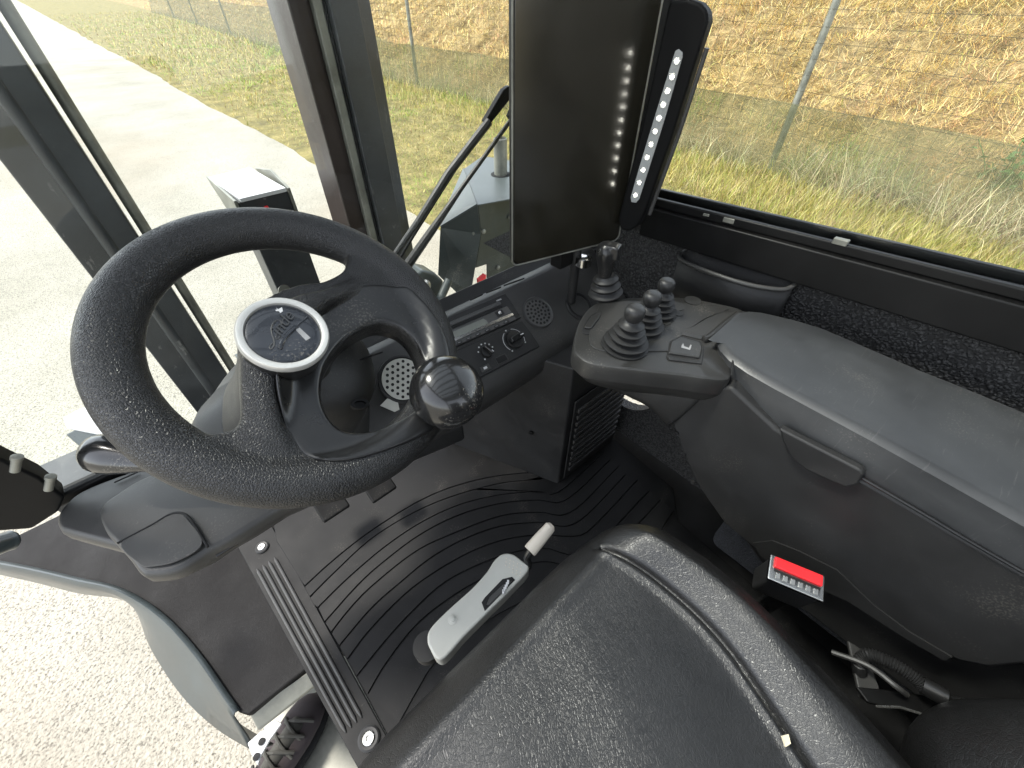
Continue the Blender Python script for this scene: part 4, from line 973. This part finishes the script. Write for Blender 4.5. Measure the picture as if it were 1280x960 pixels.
MB().tube(smooth_path([on_z(650, 712, -.66), on_z(660, 708, -.645), on_z(659, 697, -.63), on_z(664, 688, -.618)], 12), .0058, 10).build('lever_arm', 'gloss', seat)
la = on_z(662, 689, -.615); lb = on_z(690, 656, -.600)
d = (lb - la).normalized()
MB().lathe(la, d, [(.0105, 0), (.0112, .004), (.0105, (lb - la).length * .5), (.0092, (lb - la).length * .92), (.005, (lb - la).length)], 4 * 6, squash=.75).build('lever_grip', 'cream', seat)
MB().lathe(on_z(536, 812, -.70), (0, 0, 1), [(.02, 0), (.02, .02)], 20).build('knob', 'plastic', seat)

# ---------------------------------------------------------------- belt buckle
bu = empty('belt_buckle', 'seat belt buckle with red release button between seat and console', 'seat belt buckle', tuple(V(.43, -.1, -.70)))
BZ = -.575
A = on_z(962, 708, BZ); Bp = on_z(1029, 736, BZ); ex = (Bp - A); L_ = ex.length; ex.normalize()
bx = Vector((-.30, .42, .85)).normalized(); bx = (bx - ex * bx.dot(ex)).normalized(); ey = bx.cross(ex)
bc = (A + Bp) / 2 + ey * -.0
MB().obox(bc - bx * .032, ex * L_ * .5, ey * .0165, bx * .032).build('buckle_body', 'plastic', bu, bevel=.006, seg=3)
def bq(u0, u1, v0, v1, h0, h1, nm, m, bev=.001):
    return MB().prism([bc + ex * L_ * u + ey * v + bx * h0 for u, v in ((u0, v0), (u1, v0), (u1, v1), (u0, v1))], bx * (h1 - h0)).build(nm, m, bu, bevel=bev)
if ey.dot(Vector((r_[0] * 0 + up_[0], up_[1], up_[2]))) < 0: ey = -ey
bq(-.52, .52, -.0178, .0178, -.005, .0018, 'chrome_frame', 'chrome', .0018)
bq(-.44, .46, .0, .0155, .001, .006, 'release_button', 'red', .002)
bq(-.42, .44, -.0045, -.001, .001, .0022, 'slot', 'hole', 0)
bq(-.40, .44, -.0125, -.0045, .001, .0018, 'tooth_bed', 'hole', 0)
for k in range(6): bq(-.38 + k * .14, -.30 + k * .14, -.0120, -.0050, .0014, .003, 'tooth', 'steel', .0004)
MB().prism([bc - bx * .05 + ex * .000 - ey * .006, bc - bx * .05 + ex * .026 - ey * .006, bc - bx * .17 + ex * .03 - ey * .006, bc - bx * .17 + ex * .002 - ey * .006], ey * .010).build('stalk', 'gloss', bu, bevel=.003)
# ---------------------------------------------------------------- hose, cable and bracket
hp_ = smooth_path([on_z(1083, 868, -.70), on_z(1074, 835, -.66), on_z(1084, 819, -.64), on_z(1112, 828, -.63), on_z(1140, 845, -.625), on_z(1158, 862, -.625)], 80)
rr = [.0085 if (k // 1) % 2 else .0066 for k in range(len(hp_))]
hose = empty('corrugated_hose', 'black corrugated cable hose curving beside the seat base with plain end sleeve', 'hose', tuple(hp_[0]))
MB().tube(hp_, rr, 12).build('hose', 'bellows', hose, angle=80)
MB().tube([on_z(1152, 856, -.625), on_z(1182, 872, -.62), on_z(1186, 874, -.62), on_z(1225, 885, -.62)], [.0105, .0105, .006, .005], 14).build('end_sleeve', 'smooth', hose)
cbl = MB().tube(smooth_path([on_z(1040, 815, -.66), on_z(1085, 832, -.64), on_z(1120, 858, -.63), on_z(1133, 868, -.64)], 20), .0035, 8).build('cable', 'plastic_grey'); tag(cbl, 'thin grey cable running under the corrugated hose', 'cable')
br = empty('seat_rail', 'dark metal seat rail bracket with bright edge below the corrugated hose', 'seat rail', tuple(V(.42, -.25, -.68)))
MB().prism([on_z(a, b, -.655) for a, b in [(1070, 858), (1110, 862), (1180, 872), (1235, 880), (1225, 900), (1195, 902), (1140, 890), (1085, 878)]], (0, 0, -.006)).build('plate', 'metal_dark', br, bevel=.002)
MB().prism([on_z(a, b, -.665) for a, b in [(1060, 800), (1083, 815), (1100, 860), (1090, 880), (1075, 870)]], (0, 0, -.006)).build('plate', 'plastic_grey', br, bevel=.002)
MB().tube([on_z(a, b, -.650) for a, b in [(1095, 883), (1125, 884), (1160, 895), (1205, 904)]], .0016, 6).build('edge', 'steel', br)

# ---------------------------------------------------------------- door pocket tray on side wall
tr = empty('storage_tray', 'open black plastic tray screwed to the lined side wall below the window', 'tray', tuple(V(.78, .25, -.42)))
rim_o = [on_x(852, 314, .765), on_x(868, 309, .765), on_x(930, 325, .765), on_x(985, 341, .765), on_x(996, 347, .765)]
R3 = [V(.782, .352, -.385), V(.782, .34, -.374), V(.782, .155, -.352), V(.782, .138, -.358), V(.768, .134, -.366), V(.735, .15, -.380), V(.722, .19, -.388), V(.716, .25, -.395), V(.722, .31, -.400), V(.745, .345, -.398)]
R3 = [on_x(858, 311, .782), on_x(868, 308, .782), on_x(930, 325, .782), on_x(992, 341, .782), on_x(998, 348, .772), on_x(990, 358, .757), on_x(975, 362, .742), on_x(940, 357, .724), on_x(905, 347, .716), on_x(870, 334, .728), on_x(852, 325, .752), on_x(850, 317, .772)]
rs_ = smooth_path(R3, 72, closed=True)
rs_.append(rs_[0])
MB().tube(rs_, .0042, 10, cap=False).build('rim', 'plastic_grey', tr, angle=80)
rb = [Vector((p.x * .5 + .392, p.y, p.z - .11)) for p in rs_]
MB().loft([rs_, [a.lerp(b, .5) + Vector((-.004, 0, 0)) for a, b in zip(rs_, rb)], rb]).build('pocket', 'plastic', tr, angle=80, solid=.002)
MB().prism(rb[:-1], (0, 0, .003)).build('pocket_floor', 'plastic', tr)
for a, b in ((872, 314), (978, 345)):
    MB().lathe(on_x(a, b, .780), (-1, 0, 0), [(.0045, 0), (.004, .003), (.001, .004)], 14).build('screw', 'steel', tr)

# ---------------------------------------------------------------- monitor on its mount
mo = empty('monitor', 'tall black glossy monitor standing upright at the right of the windscreen', 'monitor', tuple(V(.58, .48, -.38)))
mbl = V(.469, .515, -.372); mbr = V(.700, .452, -.372); mx_ = (mbr - mbl).normalized(); mn = Vector((mx_.y, -mx_.x, 0)).normalized()
if mn.dot(EYE - mbl) < 0: mn = -mn
mup = (Vector((0, 0, 1)) + mn * -.0).normalized(); MW = (mbr - mbl).length; MH = .46
def MP(u, v, w=0): return mbl + mx_ * u * MW + mup * v * MH + mn * w
def rrect(u0, v0, u1, v1, r, w, n=6):
    out = []
    for cx, cy, a0 in ((u1 * MW - r, v1 * MH - r, 0), (u0 * MW + r, v1 * MH - r, 90), (u0 * MW + r, v0 * MH + r, 180), (u1 * MW - r, v0 * MH + r, 270)):
        for k in range(n + 1):
            a = R(a0 + 90 * k / n); out.append(mbl + mx_ * (cx + r * math.cos(a)) + mup * (cy + r * math.sin(a)) + mn * w)
    return out
MB().prism(rrect(0, 0, 1, 1, .012, -.012), mn * .012).build('housing', 'metal_dark', mo, bevel=.003, seg=3)
MB().prism(rrect(.012, .006, .988, .994, .010, -.0005), mn * .0022).build('screen', 'screen', mo, bevel=.0006)
ed = rrect(0, 0, 1, 1, .012, .0006); ed.append(ed[0])
MB().tube(ed, .0016, 6, cap=False).build('bezel', 'galv', mo, angle=80)
MB().obox(V(.60, .505, -.39), (.025, 0, 0), (0, .015, 0), (0, 0, .02)).build('mount_plate', 'metal_dark', mo, bevel=.004)
MB().tube([V(.62, .49, -.50), V(.62, .49, -.375)], .010, 14).build('mount_post', 'plastic', mo)
MB().lathe(V(.62, .47, -.405), (0, 0, 1), [(.016, 0), (.016, .016), (.012, .018)], 20).build('mount_clamp', 'chrome', mo)

# ---------------------------------------------------------------- LED light bar
lb_ = empty('led_light_bar', 'slim black LED light bar with a row of round lit diodes on the right pillar', 'light bar', tuple(V(.70, .40, -.33)))
lbot = on_d(793, 262, .74); ltop = on_d(862, 18, .70)
lbot = V(.660, .386, -.318) ; 
ln1 = Vector((-.985, -.17, 0)).normalized()
def LB(px, py): return on_pl(px, py, V(.688, .41, 0), ln1)
MB().prism([LB(a, b) for a, b in [(836, 2), (860, -2), (876, 4), (884, 14), (885, 28), (874, 62), (840, 170), (806, 266), (798, 282), (786, 290), (775, 287), (772, 274), (800, 165)]], -ln1 * .024).build('housing', 'soot', lb_, bevel=.005, seg=3)
MB().prism([LB(a, b) + ln1 * .0005 for a, b in [(845, 63), (849, 61), (854, 65), (854, 71), (832, 148), (800, 248), (796, 253), (790, 252), (789, 246), (800, 208), (822, 136)]], ln1 * .003).build('lens', 'lens', lb_, bevel=.0012)
lx, ly = 847.5, 75.5
for k in range(11):
    t = k / 10; a = 847.5 + (795.5 - 847.5) * (t ** .93); b = 75.5 + (243 - 75.5) * (t ** .93)
    c = LB(a, b) + ln1 * .0035
    MB().lathe(c, ln1, [(.0052, 0), (.0055, .0008), (.0046, .0012), (.0030, .0004)], 20).build('reflector', 'lens', lb_)
    MB().lathe(c, ln1, [(.0016, .0002), (.0015, .0009), (.0006, .0011)], 12).build('diode', 'led', lb_)
MB().tube([LB(884, 60) + ln1 * .001, LB(848, 170) + ln1 * .001, LB(812, 268) + ln1 * .001], .0035, 8).build('side_trim', 'plastic_grey', lb_)

# ---------------------------------------------------------------- wiper
wi = empty('windscreen_wiper', 'parallel arm windscreen wiper outside the glass, left of the monitor', 'wiper', tuple(on_y(495, 330, .70)))
WY = .72
def wpt(px, py, y=WY): return on_y(px, py, y)
MB().tube([wpt(484, 332), wpt(524, 275), wpt(560, 218), wpt(611, 152)], [.005, .0068, .0080, .0080], 10).build('drive_arm', 'plastic_grey', wi)
MB().tube([wpt(500, 345), wpt(540, 288), wpt(577, 235), wpt(640, 148)], [.010, .0082, .0046, .0042], 10).build('link_arm', 'plastic_grey', wi)
MB().prism([wpt(606, 152), wpt(630, 112), wpt(637, 107), wpt(643, 112), wpt(640, 122), wpt(612, 157)], (0, .012, 0)).build('arm_head', 'metal_dark', wi, bevel=.002)
MB().prism([wpt(636, 108), wpt(664, 112), wpt(664, 118), wpt(640, 122)], (0, .010, 0)).build('cross_link', 'metal_dark', wi, bevel=.002)
MB().prism([wpt(636, 146), wpt(640, 136), wpt(658, 120), wpt(662, 128), wpt(648, 150), wpt(642, 154)], (0, .010, 0)).build('link_head', 'metal_dark', wi, bevel=.002)
MB().tube(smooth_path([wpt(490, 340, .735), wpt(520, 290, .735), wpt(600, 165, .735), wpt(628, 130, .735), wpt(645, 118, .735), wpt(660, 122, .735)], 30), .0026, 8).build('washer_tube', 'rubber', wi)
MB().tube([wpt(660, 112, .715), wpt(740, 0, .715)], .005, 8).build('blade', 'rubber', wi)

# ---------------------------------------------------------------- lift mast
ma = empty('lift_mast', 'scratched dark steel lift mast with two uprights and lift rod ahead of the windscreen', 'mast', (.3, 1.2, .3))
def upright(x0, x1, y, name, m, prof=None):
    pass
z0, z1 = -1.5, .9
def chan(poly, name, m): return MB().prism([V(x, y, z0) for x, y in poly], (0, 0, z1 - z0)).build(name, m, ma, bevel=.004)
chan([(-.128, 1.20), (-.070, 1.19), (-.066, 1.30), (-.128, 1.32)], 'left_web', 'mast')
chan([(-.066, 1.165), (-.012, 1.165), (-.012, 1.30), (-.066, 1.30)], 'left_upright', 'mast')
MB().tube([V(-.063, 1.176, z0), V(-.063, 1.176, z1)], .014, 14).build('left_roll_edge', 'mast', ma)
MB().tube([V(.006, 1.20, z0), V(.006, 1.20, z1)], .0105, 16).build('lift_rod', 'galv', ma)
chan([(.452, 1.20), (.500, 1.20), (.500, 1.33), (.452, 1.33)], 'right_web', 'mast_red')
chan([(.500, 1.185), (.522, 1.185), (.522, 1.33), (.500, 1.33)], 'right_groove', 'galv')
chan([(.530, 1.170), (.600, 1.170), (.600, 1.33), (.530, 1.33)], 'right_upright', 'mast')
chan([(.604, 1.21), (.660, 1.23), (.660, 1.33), (.604, 1.33)], 'right_flange', 'mast')
MB().tube([V(.526, 1.188, z0), V(.526, 1.188, z1)], .004, 8).build('seam', 'hole', ma)
MB().box((-.12, 1.20, HC - 1.12), (.65, 1.30, HC - 1.02)).build('cross_member', 'mast', ma, bevel=.006)
MB().box((-.35, 1.05, HC - 1.1), (-.12, 1.2, HC - .98)).build('mast_foot', 'mast', ma, bevel=.006)
MB().box((.03, 1.17, HC - .84), (.10, 1.27, HC - .80)).build('rod_bracket', 'housing', ma, bevel=.003)
MB().obox(V(-.085, 1.06, -.925), (.012, 0, 0), (0, .02, 0), (0, 0, .008)).build('reflector', 'orange', ma, bevel=.002)
# ---------------------------------------------------------------- attachment post between uprights
po = empty('attachment_post', 'scratched black post with metal top plate coloured white for sun glare, seen between the mast uprights', 'post', tuple(V(.3, 1.55, -1.4)))
pt = lambda a, b: on_y(a, b, 1.55)
w0 = .252; w1 = .400
MB().prism([V(w0, 1.50, -1.5), V(w1, 1.50, -1.5), V(w1, 1.62, -1.5), V(w0, 1.62, -1.5)], (0, 0, 1.5 - .475)).build('column', 'mast', po, bevel=.004)
MB().prism([V(w0 + .006, 1.49, -.474), V(w1 - .004, 1.49, -.474), V(w1 - .02, 1.78, -.474), V(w0 - .01, 1.76, -.474)], (0, 0, .012)).build('top_plate', 'mark', po, bevel=.002)  # white colour stands in for sun glare on the metal
MB().prism([V(w1, 1.49, -.56), V(w1, 1.49, -.465), V(w1, 1.62, -.44), V(w1 + .0, 1.80, -.474), V(w1, 1.66, -.56)], (.008, 0, 0)).build('side_fin', 'galv', po, bevel=.001)
MB().prism([V(w0 - .012, 1.49, -.56), V(w0 - .012, 1.49, -.465), V(w0 - .012, 1.78, -.462), V(w0 - .012, 1.64, -.56)], (.008, 0, 0)).build('side_fin', 'galv', po, bevel=.001)
MB().prism([V(w0 - .045, 1.49, -.60), V(w0 - .045, 1.50, -.50), V(w0 - .045, 1.60, -.54)], (.008, 0, 0)).build('side_fin', 'galv', po, bevel=.001)
MB().tube([V(.318, 1.487, -.50), V(.334, 1.487, -.58)], .007, 8).build('red_spring', 'red', po)
MB().lathe(V(w0 + .02, 1.497, -.78), (0, -1, 0), [(.02, 0), (.02, .006), (.001, .007)], 20).build('roller_cap', 'galv', po)
hs2 = MB().tube(smooth_path([V(.245, 1.45, -.82), V(.20, 1.42, -.85), V(.165, 1.38, -.93), V(.16, 1.34, -1.03), V(.175, 1.33, -1.14)], 30), .0115, 12).build('hydraulic_hose', 'rubber'); tag(hs2, 'black hydraulic hose looping from the scratched post towards the wheel hub', 'hose')

# ---------------------------------------------------------------- faceted grey housing with pipe
ho = empty('hydraulic_housing', 'faceted grey sheet metal housing with a short round pipe in its top', 'housing', tuple(V(.9, 1.15, -1.1)))
A = on_z(597, 256, -.50); yA = A.y; Bq = on_z(580, 211, -.50)
tpp = [A, on_z(680, 241, -.50), on_z(700, 204, -.50), on_z(654, 203, -.50), on_z(603, 195, -.50), Bq]
MB().prism(tpp, (0, 0, -.004)).build('top_plate', 'housing', ho, bevel=.001)
C1 = on_y(551, 284, yA + .10); C2 = on_y(548, 343, yA + .10); C3 = on_y(572, 366, yA + .05); D1 = on_y(556, 266, yA + .20)
R1 = on_y(601, 292, yA); R2 = on_y(594, 335, yA); R3_ = on_y(589, 365, yA)
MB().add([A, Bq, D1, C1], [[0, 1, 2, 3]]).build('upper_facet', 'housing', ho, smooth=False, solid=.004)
MB().add([A, C1, C2, C3, R3_, R2, R1], [[0, 1, 2, 3, 4, 5, 6]]).build('left_facet', 'housing_shaded', ho, smooth=False, solid=.004)
MB().add([A + Vector((.003, 0, -.002)), R1 + Vector((.003, 0, 0)), R2 + Vector((.003, 0, 0)), on_y(609, 330, yA), on_y(609, 356, yA), on_y(640, 342, yA), on_y(690, 335, yA), on_y(680, 243, yA)], [list(range(8))]).build('rear_facet', 'housing_shaded', ho, smooth=False, solid=.004)
pc = on_z(626, 218, -.50)
MB().lathe(pc, (0, 0, 1), [(.036, 0), (.036, .0015), (.001, .0016)], 28).build('pipe_hole', 'hole', ho)
MB().lathe(pc, (0, 0, 1), [(.0235, -.02), (.0235, .115), (.0205, .118), (.020, .106), (.001, .106)], 28).build('pipe', 'galv', ho)
for (a, b) in ((592, 291), (637, 271), (604, 289), (622, 334)):
    MB().lathe(on_y(a, b, yA + (.02 if a < 595 else -.001)), (-.2, -1, .1), [(.008, -.004), (.008, .006), (.004, .008)], 6).build('bolt', 'galv', ho)
# pump fitting left of the housing
pf = empty('pump_fitting', 'grey cast pump fitting with bright union nut beside the wiper foot', 'fitting', tuple(on_y(540, 370, 1.0)))
MB().prism([on_y(a, b, 1.0) for a, b in [(508, 352), (528, 338), (545, 342), (556, 352), (550, 372), (530, 385), (512, 375)]], (0, .08, 0)).build('casting', 'housing', pf, bevel=.01, seg=3)
MB().lathe(on_y(530, 357, .985), Vector((1, -.2, .1)), [(.012, -.02), (.016, -.012), (.016, .012), (.010, .018)], 18).build('union_nut', 'steel', pf)
MB().tube([on_y(561, 350, .98), on_y(545, 385, .96)], .013, 12).build('pipe', 'housing', pf)
rs = MB().prism([on_y(a, b, 1.05) for a, b in [(600, 351), (608, 344), (606, 356), (601, 358)]], (0, .02, 0)).build('red_tag', 'red'); tag(rs, 'small red plastic piece below the grey housing', 'clip')

# ---------------------------------------------------------------- pieces at the left edge
wl_ = empty('work_lamp', 'silver boxy lamp, top coloured white for sun glare, outside to the left of the steering wheel rim', 'lamp', tuple(on_d(110, 535, .95)))
def LQ(pts, d0, dep, nm, m): return MB().prism([on_d(a, b, d0) for a, b in pts], sight(110, 540).normalized() * dep).build(nm, m, wl_, bevel=.003)
LQ([(79, 522), (106, 508), (125, 530), (130, 545), (84, 536)], .95, .03, 'lamp_top', 'mark')  # sunlit reflection put into the colour of the top
LQ([(82, 543), (101, 534), (130, 540), (140, 575), (115, 572)], .955, .06, 'lamp_body', 'fender')
MB().box((-.42, 1.0, HC - 1.0), (-.28, 1.12, HC - .78)).build('lamp_bracket', 'mast', wl_, bevel=.004)
db = empty('door_hinge_bracket', 'dark steel door hinge bracket with two round pins at the left edge', 'bracket', tuple(on_y(40, 620, .58)))
MB().prism([on_y(a, b, .60) for a, b in [(-70, 560), (0, 573), (50, 597), (82, 622), (74, 640), (40, 662), (-70, 670)]], (0, .03, 0)).build('plate', 'metal_dark', db, bevel=.004)
for a, b in ((20, 580), (62, 604)):
    c = on_y(a, b, .595); MB().lathe(c, (.6, .0, .8), [(.0045, -.01), (.0045, .006), (.0055, .007), (.0055, .011), (.002, .012)], 16).build('pin', 'galv', db)
gh = empty('grab_handle', 'round end of a blue grey tubular grab handle at the left edge', 'handle', tuple(on_d(0, 685, .70)))
MB().tube([on_d(-60, 700, .62), on_d(8, 677, .68)], [.020, .016], 18).build('tube', 'fender', gh)
MB().lathe(on_d(8, 677, .68), (on_d(8, 677, .68) - on_d(-60, 700, .62)), [(.016, 0), (.0165, .006), (.012, .011), (.001, .012)], 20).build('end_cap', 'fender', gh)
# pedals hanging below the wheel
for (a, b, nm) in ((412, 628, 'brake_pedal'), (472, 605, 'inching_pedal')):
    c = on_z(a, b, -.86); p_ = MB().obox(c, (.032, 0, 0), (0, .03, .015), (0, -.002, .006)).build(nm, 'rubber', None, bevel=.004)
    tag(p_, 'dark rubber pedal tip just below the wheel rim, %s of the pair' % ('left' if 'brake' in nm else 'right'), 'pedal', 'foot pedals below the steering wheel')

# ---------------------------------------------------------------- shoe on the step
pe = empty('person', 'foot of a standing person in a dark mesh lace up running shoe on the step', 'person', tuple(V(-.30, .38, -1.49)))
SZ = -1.485
tip = on_z(400, 868, SZ + .03); heel_dir = (on_z(352, 960, SZ + .03) - tip).normalized(); side = Vector((-heel_dir.y, heel_dir.x, 0)).normalized()
def shoe_sec(s, w, h, zb=0): 
    c = tip + heel_dir * s; c.z = HC + SZ
    return [c + side * (w * math.cos(t)) + Vector((0, 0, zb + h * (.5 + .5 * math.sin(t)) ** .85)) for t in [2 * math.pi * k / 24 for k in range(24)]]
MB().loft([shoe_sec(s, w, h, .02) for s, w, h in [(.0, .012, .02), (.01, .030, .035), (.03, .042, .050), (.06, .049, .062), (.10, .050, .075), (.14, .045, .088), (.18, .040, .10), (.21, .038, .105), (.25, .037, .105), (.275, .028, .10), (.285, .012, .09)]], closed=True, cap=True).build('shoe_upper', 'shoe', pe, angle=80)
MB().loft([shoe_sec(s, w, .030) for s, w in [(-.004, .014), (.008, .034), (.03, .046), (.06, .053), (.10, .053), (.16, .046), (.22, .042), (.27, .038), (.292, .016)]], closed=True, cap=True).build('shoe_sole', 'rubber', pe, angle=60)
for k in range(8):
    s = .070 + k * .017; c = tip + heel_dir * s; hh = .062 + .02 + (s - .06) * .32 + .004
    pts = [Vector((0, 0, HC + SZ)) + Vector((c.x, c.y, 0)) + side * q * (.036) + Vector((0, 0, hh + .010 - .026 * q * q)) + heel_dir * (.014 * q * (1 if k % 2 else -1)) for q in (-1, -.5, 0, .5, 1)]
    MB().tube(pts, .0042, 8).build('lace', 'lace', pe)
vamp = [shoe_sec(s, w, h, .02) for s, w, h in [(.062, .020, .069), (.075, .026, .077), (.10, .027, .086), (.14, .026, .099), (.19, .024, .112)]]
MB().loft(vamp, closed=True, cap=True).build('tongue', 'lace', pe, angle=80)
an = tip + heel_dir * .225; an.z = HC + SZ + .09
MB().tube([an, an + Vector((-.01, -.02, .12)), an + Vector((-.012, -.05, .2))], [.036, .045, .055], 20).build('trouser_leg', 'shoe', pe)
for m_ in list(bpy.data.meshes):
    if m_.users == 0: bpy.data.meshes.remove(m_)
